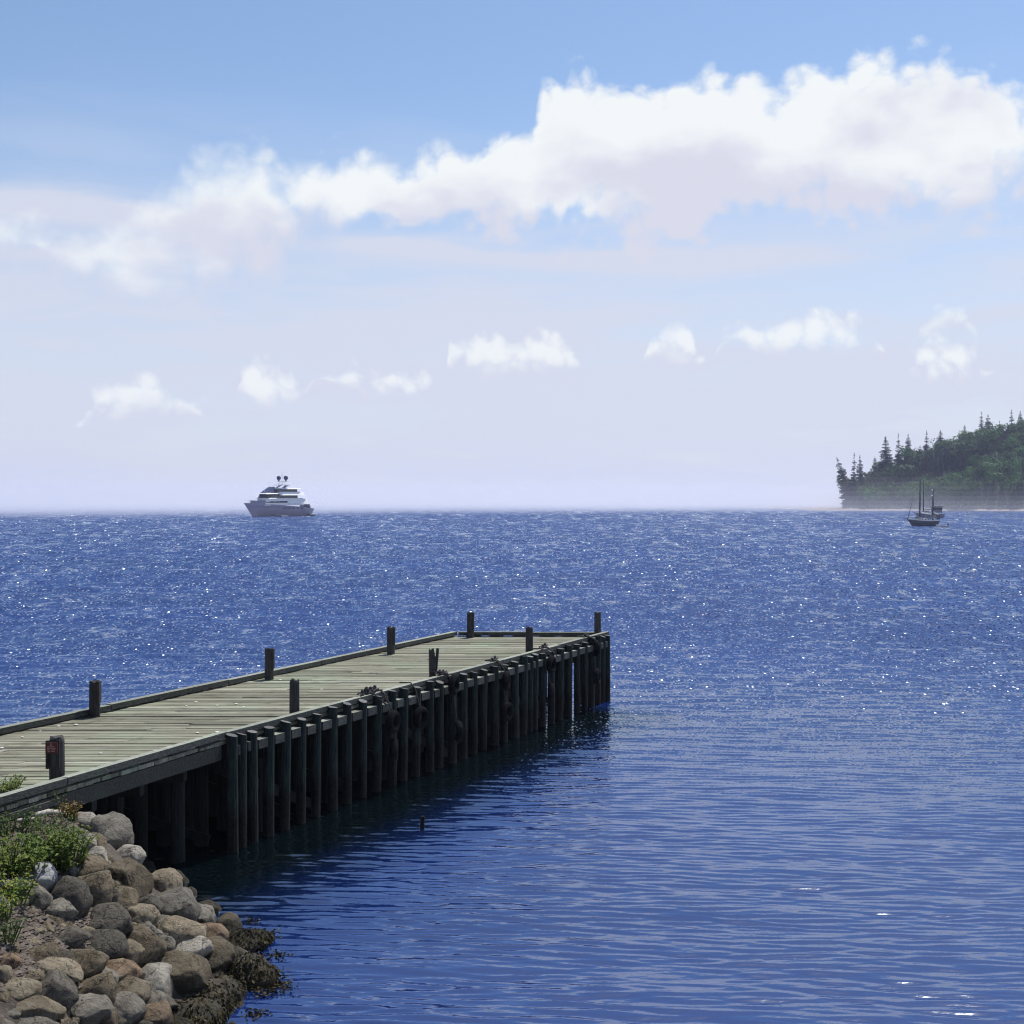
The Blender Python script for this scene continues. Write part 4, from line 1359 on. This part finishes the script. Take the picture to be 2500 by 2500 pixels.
def small_boat(name, loc, rz, L, B, label, mat, extra=True, cat='boat'):
    root = empty(name, loc, rz); tag(root, label, cat)
    mb = hull_mesh(L, B, lambda s: .42 + .3 * s * s, -.12, L * .16, .85, 12, 5, .05, .6)
    mb.build('hull', M[mat], root, True)
    if extra:
        mb = MB(); mb.box((-.12 * L, 0, .66), (.22 * L, B * .45, .4), taper=.75); mb.build('console', M['black'], root)
        mb = MB(); mb.box((-L * .47, 0, .62), (.26, .3, .5), taper=.75); mb.tube([(-L * .49, 0, .5), (-L * .5, 0, -.2)], .06, 6); mb.build('outboard', M['black'], root)
    return root
def lat(px, Y): return (px - 1250) / 3000 * Y
ty = yp.y - 8
small_boat('tender', (lat(660, ty), ty, 0), R(180 + 5), 9.5, 2.4, 'long dark tender with pale gunwale lying along the yacht side', 'navyhull')
small_boat('dinghy', (lat(695, ty - 8), ty - 8, 0), R(190), 2.6, 1.3, 'tiny white dinghy floating in front of the yacht', 'white', False)
small_boat('tender', (lat(756, yp.y), yp.y, 0), R(20), 5.0, 1.9, 'low dark boat floating just off the yacht stern', 'navyhull')

# sailing boats
def sailboat(loc, rz, L, B, hullmat, label, masts, canvas=True, scale_h=1.0):
    root = empty('sailing_boat', loc, rz); tag(root, label, 'sailing boat')
    fr = 1.05 * scale_h
    sh_ = lambda s: fr + .5 * (abs(s - .35) / .65) ** 1.8 * (1 if s > .35 else .35)
    mb = hull_mesh(L, B, sh_, -.5, 1.9, .68, 18, 7, -.35, .55)
    mb.build('hull', M[hullmat], root, True)
    mb = MB()
    for sy in (-1, 1):
        pts = []
        for s in np.linspace(0.02, .97, 14):
            bw = B / 2 * (.68 + .32 * math.sin(min(s / .45, 1) * PI / 2)) * (1 - max(0, (s - .45) / .55) ** 2.2)
            pts.append((-L / 2 + L * s, sy * bw, sh_(s) + .06))
        for a, c_ in zip(pts[:-1], pts[1:]): mb.beam(a, c_, .1, .2)
    mb.build('bulwark', M['cream'], root)
    mb = MB(); o_ = deck_outline(-L * .22, L * .2, B * .56, .8, .4); mb.prism(o_, fr + .05, fr + .62, inset(o_, 0, .93, .86)); mb.build('cabin', M['cream'], root)
    for k in range(4):
        mb = MB()
        for sy in (-1, 1): mb.box((-L * .14 + k * L * .09, sy * B * .262, fr + .36), (.34, .06, .18))
        mb.build('porthole', M['glass'], root)
    mb = MB(); mb.tube([(L * .46, 0, fr + .5), (L * .5 + 1.0, 0, fr + .75)], [.09, .06], 8); mb.build('bowsprit', M['mast'], root)
    rail = MB()
    for sy in (-1, 1):
        pts = []
        for s in np.linspace(.03, .97, 11):
            bw = B / 2 * (.68 + .32 * math.sin(min(s / .45, 1) * PI / 2)) * (1 - max(0, (s - .45) / .55) ** 2.2)
            pts.append(Vector((-L / 2 + L * s, sy * bw * .97, sh_(s) + .75)))
        for a, c_ in zip(pts[:-1], pts[1:]): rail.tube([a, c_], .022, 4)
        for q in pts: rail.tube([q, q - Vector((0, 0, .65))], .025, 4)
    rail.build('guard_rail', M['steel'], root)
    for i, (mx_, mh, boom) in enumerate(masts):
        mb = MB(); mb.tube([(mx_, 0, fr), (mx_ - .05, 0, fr + mh * .6), (mx_ - .12, 0, fr + mh)], [.2, .18, .11], 8); ms = mb.build('mast', M['mast'], root, True)
        for zf, wl in ((.45, .95), (.68, .7)):
            mb = MB(); mb.beam((mx_, -wl * .6, fr + mh * zf), (mx_, wl * .6, fr + mh * zf), .07, .06); mb.build('spreader', M['cream'], ms)
        mb = MB(); mb.tube([(mx_ - .2, 0, fr + 1.75), (mx_ - boom, 0, fr + 1.45)], .07, 8)
        mb.build('boom', M['mast'], root)
        mb = MB(); mb.tube([(mx_ - .2, 0, fr + 2.3), (mx_ - .45, 0, fr + 2.05), (mx_ - boom * .5, 0, fr + 1.85), (mx_ - boom, 0, fr + 1.62)], [.12, .24, .2, .1], 8); mb.build('furled_sail', M['white'], root, True)
        mb = MB()
        for sy in (-1, 1):
            mb.tube([(mx_ - .1, sy * B * .46, fr + .2), (mx_, sy * .5, fr + mh * .45), (mx_ - .1, 0, fr + mh * .96)], .018, 4, False)
        if i == 0:
            mb.tube([(L * .5 + .9, 0, fr + .75), (mx_, 0, fr + mh * .97)], .02, 4, False)
        mb.build('rigging', M['mast'], root)
    if canvas:
        mb = MB(); o_ = deck_outline(-L * .44, -L * .1, B * .7, .6, .5); mb.prism(o_, fr + .6, fr + 1.45, inset(o_, -L * .27, .8, .6)); mb.build('canvas_cover', M['canvas'], root)
        mb = MB(); o_ = deck_outline(L * .0, L * .24, B * .42, .5, .4); mb.prism(o_, fr + .62, fr + 1.15, inset(o_, L * .12, .8, .6)); mb.build('deck_cover', M['canvas'], root)
    return root
q = at(2252, 1284, 0)
b1 = sailboat((q.x, q.y, 0), R(180 + 12), 9.0, 3.0, 'navyhull', 'dark-hulled ketch with two masts and grey canvas, nearest of the sailing boats', [(.75, 11.0, 3.3), (-3.0, 8.3, 1.5)], True, 1.3)
mb = MB(); mb.ball((-2.75, 0, 8.0), .3, 10, 7, (1, 1, .5)); mb.tube([(-3.0, 0, 7.85), (-2.7, 0, 7.85)], .05, 6); mb.build('radar_dome', M['white'], b1, True)
mb = MB(); mb.ball((-2.85, 0, 9.4), .2, 8, 6); mb.build('reflector', M['white'], b1, True)
mb = MB(); mb.tube([(4.3, 0, 1.6), (2.7, 0, 7.2)], [.12, .06], 8); mb.build('furled_jib', M['canvas'], b1, True)
mb = MB(); mb.box((-4.5, 0, 2.2), (.1, 1.6, 1.0)); mb.build('stern_screen', M['black'], b1)
q2 = at(2307, 1287, 0)
small_boat('dinghy', (q2.x - .6, q2.y + .3, 0), R(180), 3.4, 1.5, 'white dinghy with dark outboard trailing behind the nearest ketch', 'white', False)
mb = MB(); mb.box((0, 0, 0), (.28, .3, .6), taper=.7); mb.tube([(0, 0, -.2), (.03, 0, -.7)], .06, 6)
o = mb.build('outboard', M['black'], [x for x in bpy.data.objects if x.name.startswith('dinghy')][-1]); o.location = (-1.5, 0, .7)
q = at(2268, 1264, 0)
b2 = sailboat((q.x, q.y, 0), R(180 + 8), 11.5, 3.6, 'hullshade', 'grey-hulled sailing boat with a pilothouse, half hidden behind the dark ketch', [(2.2, 12.5, 4.2)], True, 1.35)
mb = MB(); o_ = deck_outline(-4.9, -1.2, 2.6, .5, .4); mb.prism(o_, 1.9, 4.0, inset(o_, -3, .95, .92)); mb.build('pilothouse', M['canvas'], b2)
mb = MB(); o_ = deck_outline(-5.4, -.7, 3.1, .6, .5); mb.prism(o_, 4.0, 4.16); mb.build('pilothouse_roof', M['black'], b2)
mb = MB(); o_ = deck_outline(-4.85, -1.15, 2.64, .5, .4); mb.prism(o_, 2.9, 3.6); mb.build('pilothouse_window', M['glass'], b2)

# ------------------------------------------------------------------ wooded headland
def shoreY(X): return 700 - .28 * (X - 190) + 6 * np.sin(X * .06)
def head_h(X, Y):
    X = np.asarray(X, float); Y = np.asarray(Y, float)
    d = Y - shoreY(X)
    west = sstep((X - 193 - .33 * np.clip(d, 0, 200)) / 12)
    ridge = 5.5 + 36 * sstep((X - 194) / 125) + .05 * np.clip(X - 330, 0, 400)
    z = -1.5 + 2.5 * sstep((d + 6) / 16)
    z = z + west * ridge * sstep((d - 12) / 85)
    spit = sstep((X - 150) / 30)
    far = 1 - sstep((d - 150) / 120)
    return np.where(d > 8, np.where(west > .0, 1, 1) * (z * far) * 1.0, z) * 1.0 * np.where(X < 182, .55 * spit + 1e-6, 1) - np.where(X < 182, (1 - spit) * 1.4 + sstep((d - 14) / 10) * 2.0 * (1 - west), 0)
gx = np.linspace(140, 620, 130); gy = np.linspace(540, 980, 130)
GX, GY = np.meshgrid(gx, gy)
H = head_h(GX, GY)
H = np.maximum(H, -1.5)
for i in range(130):
    for j in range(130):
        if H[i, j] > .3: H[i, j] += .35 * mnoise.noise((GX[i, j] * .15, GY[i, j] * .15, 0))
idx = np.arange(130 * 130).reshape(130, 130)
F = np.stack([idx[:-1, :-1], idx[:-1, 1:], idx[1:, 1:], idx[1:, :-1]], -1).reshape(-1, 4)
me = bpy.data.meshes.new('headland')
np_mesh(me, np.stack([GX, GY, H], -1).reshape(-1, 3), F); me.shade_smooth()
m, t, b = new_mat('headland_ground')
p = pos(t); s = t.n.new('ShaderNodeSeparateXYZ'); t.l.new(p, s.inputs[0])
n1 = t.noise(p, .4, 5, .6)
c = t.mix(t.smooth(t.add(s.outputs[2], t.mul(t.sub(n1, .5), 2.0)), 1.6, 3.0), t.mix(n1, (.25, .21, .20), (.34, .295, .275)), (.05, .075, .03))
t.put(b.inputs['Base Color'], c); b.inputs['Roughness'].default_value = .95
me.materials.append(m)
o = add_obj('headland', me); tag(o, kind='structure')

def spruce_crown(seed, h, r, gap=.0, lean=0.0):
    rr = random.Random(seed); mb = MB()
    lv = int(h * 2.0)
    for i in range(lv):
        f = i / (lv - 1)
        z = h * (.10 + .88 * f)
        rad = r * (1 - f) ** .8 * rr.uniform(.65, 1.15) + .32
        if rr.random() < gap: continue
        nb = 7 if f < .75 else 5
        a0 = rr.uniform(0, 6.28)
        for k in range(nb):
            if rr.random() < .12 + gap: continue
            a = a0 + 2 * PI * k / nb + rr.uniform(-.3, .3)
            L = rad * rr.uniform(.7, 1.2)
            d = Vector((math.cos(a), math.sin(a), 0)); s = Vector((-d.y, d.x, 0))
            dr = -.22 * L - rr.uniform(0, .25)
            for q, (u0, u1, wq) in enumerate(((.05, .6, .30), (.4, 1.0, .24))):
                b0 = Vector((0, 0, z)) + d * L * u0 + Vector((0, 0, dr * u0)); b1_ = Vector((0, 0, z)) + d * L * u1 + Vector((0, 0, dr * u1 + .12 * L * (q == 1)))
                c0 = b0.lerp(b1_, .5); ww = L * wq * rr.uniform(1.0, 1.6)
                mb.addv([b0, c0 + s * ww + Vector((0, 0, -.12 * L)), b1_, c0 - s * ww + Vector((0, 0, -.12 * L))], [(0, 1, 2), (0, 2, 3)])
                mb.addv([b0 + Vector((0, 0, .15)), b1_, c0 + Vector((0, 0, -.22 * L))], [(0, 1, 2)])
    mb.tube([(0, 0, h * .9), (0, 0, h * 1.0)], [.14, .05], 5, False)
    return mb
def broad_crown(seed, h, r, n=900):
    rr = random.Random(seed); mb = MB()
    lobes = []
    for k in range(12):
        a = rr.uniform(0, 6.28); q = r * .62 * math.sqrt(rr.random())
        z = h * rr.uniform(.42, .84)
        rad = r * rr.uniform(.34, .56)
        lobes.append((Vector((q * math.cos(a), q * math.sin(a), z)), rad))
    lobes.append((Vector((0, 0, h * .66)), r * .62))
    for k in range(n):
        c, rad = rr.choice(lobes)
        d = Vector((rr.gauss(0, 1), rr.gauss(0, 1), rr.gauss(.15, 1))).normalized()
        p_ = c + d * rad * rr.uniform(.72, 1.06)
        nn = (d + Vector((rr.gauss(0, .5), rr.gauss(0, .5), rr.gauss(0, .5)))).normalized()
        s = nn.cross(Vector((rr.gauss(0, 1), rr.gauss(0, 1), rr.gauss(0, 1)))).normalized(); u = nn.cross(s)
        L = rr.uniform(.28, .62)
        mb.addv([p_ + s * L, p_ + u * L * .7, p_ - s * L * .9, p_ - u * L * .75], [(0, 1, 2, 3)])
    return mb
def trunk(h, r, lean=0.0, limbs=0, seed=0):
    rr = random.Random(seed); mb = MB()
    mb.tube([(0, 0, -1.5), (0, 0, h * .4), (0, 0, h * .92)], [r, r * .75, r * .15], 7)
    for k in range(limbs):
        a = rr.uniform(0, 6.28); z = h * rr.uniform(.25, .5)
        mb.tube([(0, 0, z), (math.cos(a) * h * .13, math.sin(a) * h * .13, z + h * .14), (math.cos(a) * h * .2, math.sin(a) * h * .2, z + h * .28)], [r * .5, r * .3, r * .1], 5, False)
    return mb
SPR = []
for k in range(6):
    h, r = (18, 3.6) if k < 4 else (18, 2.7)
    SPR.append((spruce_crown(100 + k, h, r, (.02, .06, .04, .12, .1, .2)[k]).mesh('crown', M['spruce']), trunk(h, .24).mesh('trunk', M['bark'])))
BRD = []
for k in range(5):
    BRD.append((broad_crown(200 + k, 13, 5.0 + .3 * k).mesh('crown', M['broadleaf']), trunk(12, .25, 0, 5, k).mesh('trunk', M['bark'])))
def tree(kind, X, Y, h, label, group=None, lean=(0, 0), var=None, z=None, wide=1.0):
    lst = SPR if kind == 's' else BRD
    cr, tr = lst[(var if var is not None else random.randrange(len(lst))) % len(lst)]
    zz = float(head_h(X, Y)) if z is None else z
    root = empty('spruce_tree' if kind == 's' else 'broadleaf_tree', (X, Y, zz - .3), random.uniform(0, 6.28))
    k = h / (18.4 if kind == 's' else 12.4)
    root.scale = (k * wide, k * wide, k)
    if lean != (0, 0): root.rotation_euler = (lean[0], lean[1], 0)
    add_obj('crown', cr, root); add_obj('trunk', tr, root)
    tag(root, label, 'tree', group)
    return root
# trees of the skyline and tip, each told apart by its outline: px, top py, Y, kind
SKY = [(2052, 1105, 722, 's', 3, (0.0, -.31), 1.05, 'leaning spruce at the outermost tip of the headland'),
       (2083, 1100, 724, 's', 5, (0, .02), .8, 'slim straight spruce right behind the leaning one'),
       (2103, 1106, 735, 's', 1, (0, -.03), .9, 'shorter dense spruce third from the headland tip'),
       (2136, 1110, 752, 's', 2, (0, 0), 1.1, 'blunt dark spruce lower than the trio beside it'),
       (2162, 1060, 765, 's', 0, (0, 0), 1.15, 'thick dark spruce, first of the tall trio on the skyline'),
       (2193, 1053, 775, 's', 5, (0, 0), .9, 'narrow spruce in the middle of the skyline trio'),
       (2217, 1055, 775, 's', 1, (0, 0), 1.05, 'dense spruce, last of the skyline trio'),
       (2262, 1047, 785, 's', 4, (0, 0), 1.0, 'spruce with a thin pointed top rising above the wood behind the ketch masts'),
       (2296, 1047, 785, 's', 0, (0, 0), 1.4, 'broad dark bushy spruce right of the pointed one'),
       (2355, 1034, 790, 's', 2, (0, 0), 1.2, 'short dark spruce on the ridge left of the tall ragged pair'),
       (2396, 1001, 795, 's', 5, (0, 0), 1.0, 'bare-topped spruce, left one of the tall ragged pair on the ridge'),
       (2412, 1008, 792, 's', 3, (0, 0), 1.25, 'wide ragged spruce, right one of the tall pair on the ridge'),
       (2470, 996, 795, 's', 4, (0, 0), 1.1, 'ragged-topped spruce high on the ridge towards the right edge'),
       (2491, 1000, 797, 's', 1, (0, 0), 1.2, 'bushy dark spruce beside the ragged-topped one at the right edge')]
for (px, py, Y, kd, var, lean, wide, lab) in SKY:
    X = lat(px, Y)
    top = CAM_H + (1215 - py) / 3000 * Y
    z = float(head_h(X, Y))
    if lean[1] < -.3: X = lat(2083, Y)
    tree(kd, X, Y, max(top - z, 9), lab, 'skyline spruces on the headland', lean, var, None, wide)
mb = MB()
rr = random.Random(77)
GB, GS = 'broadleaf trees of the headland wood', 'spruces within the headland wood'
cnt = 0
for row, dd in enumerate((16, 23, 31, 40, 50, 61, 73, 86, 100)):
    X = 195 + rr.uniform(0, 3) + .31 * dd
    while X < 345:
        Y = float(shoreY(X)) + dd + rr.uniform(-3, 3)
        low = row < 3
        # darker spruces mixed among rounder broadleaf trees
        nz = mnoise.noise((X * .035, dd * .03, 4.2))
        kind = 's' if nz + (.28 if X < 225 else 0) > .12 + (.1 if low else 0) else 'b'
        hmax = 12 + 6 * min(1, (X - 190 - .3 * dd) / 20)
        if kind == 's': h = min(rr.uniform(12, 17.5), hmax + 4)
        else: h = min(rr.uniform(10, 15), hmax + 1)
        tree(kind, X, Y, h, 'rounded broadleaf tree in the wood on the headland slope' if kind == 'b' else 'dark spruce standing among the trees of the headland slope',
             GB if kind == 'b' else GS, wide=rr.uniform(.95, 1.3))
        X += rr.uniform(4.4, 6.6) * (1.0 if kind == 'b' else .85)
        cnt += 1
OUT = [(2070, 1150), (2085, 1124), (2110, 1120), (2140, 1112), (2175, 1096), (2220, 1090), (2262, 1078), (2300, 1062), (2350, 1052), (2400, 1042), (2450, 1036), (2520, 1022)]
for k in range(96):
    px = 2074 + (k // 2) * 9.2 + rr.uniform(-4, 4)
    Y = (728 if px < 2130 else 752) + rr.uniform(-12, 24)
    X = lat(px, Y)
    py = np.interp(px, [q[0] for q in OUT], [q[1] for q in OUT]) + rr.uniform(0, 20) + (k % 2) * 14
    h = CAM_H + (1215 - py) / 3000 * Y - float(head_h(X, Y))
    if h < 5: continue
    h = min(h, 19)
    kind = 's' if rr.random() < (.8 if px < 2230 else .55) else 'b'
    tree(kind, X, Y, h, 'rounded broadleaf tree in the wood on the headland slope' if kind == 'b' else 'dark spruce standing among the trees of the headland slope',
         GB if kind == 'b' else GS, wide=rr.uniform(1.0, 1.3) * (1.25 if kind == 's' else 1))
# undergrowth along the beach
mb = MB()
for k in range(5200):
    d = rr.uniform(11, 26); X = rr.uniform(196 + .33 * d, 350); Y = float(shoreY(X)) + d
    z = float(head_h(X, Y)) + abs(rr.gauss(0, 1.3))
    nn = Vector((rr.gauss(0, 1), rr.gauss(0, 1), rr.gauss(.3, 1))).normalized()
    s = nn.cross(Vector((rr.gauss(0, 1), rr.gauss(0, 1), 1))).normalized(); u = nn.cross(s); L = rr.uniform(.3, .7)
    p_ = Vector((X, Y, z)); mb.addv([p_ + s * L, p_ + u * L, p_ - s * L, p_ - u * L], [(0, 1, 2, 3)])
o = mb.build('undergrowth', M['broadleaf']); tag(o, kind='stuff')

# ------------------------------------------------------------------ haze and the low mist over the sea
def vol(name, pts, z0, z1, density, color, aniso):
    mb = MB(); mb.prism(pts, z0, z1)
    m = bpy.data.materials.new(name); m.use_nodes = True
    nt = m.node_tree; nt.nodes.clear()
    out = nt.nodes.new('ShaderNodeOutputMaterial'); pv = nt.nodes.new('ShaderNodeVolumePrincipled')
    pv.inputs['Density'].default_value = density
    pv.inputs['Color'].default_value = (*color, 1)
    pv.inputs['Anisotropy'].default_value = aniso
    nt.links.new(pv.outputs[0], out.inputs['Volume'])
    o = mb.build(name, m); tag(o, kind='stuff')
    o.display_type = 'WIRE'
    return o
vol('haze', [(-3200, -200), (3200, -200), (3200, 3200), (-3200, 3200)], -2.6, 78, .00013, (.72, .76, 1.0), .3)
for k in range(8):
    top = 3.5 + 2.3 * k + .06 * k * k
    adv = 24 * k - 30
    vol('mist', [(-1400, 262 + adv), (-230, 372 + adv), (-120, 440 + adv), (-40, 520 + adv), (120, 570 + adv), (330, 585 + adv), (900, 560 + adv), (1400, 2900 - 6 * k), (-1400, 2900 - 6 * k)], -.9 - .03 * k, top, .00060, (.90, .91, .995), .2)
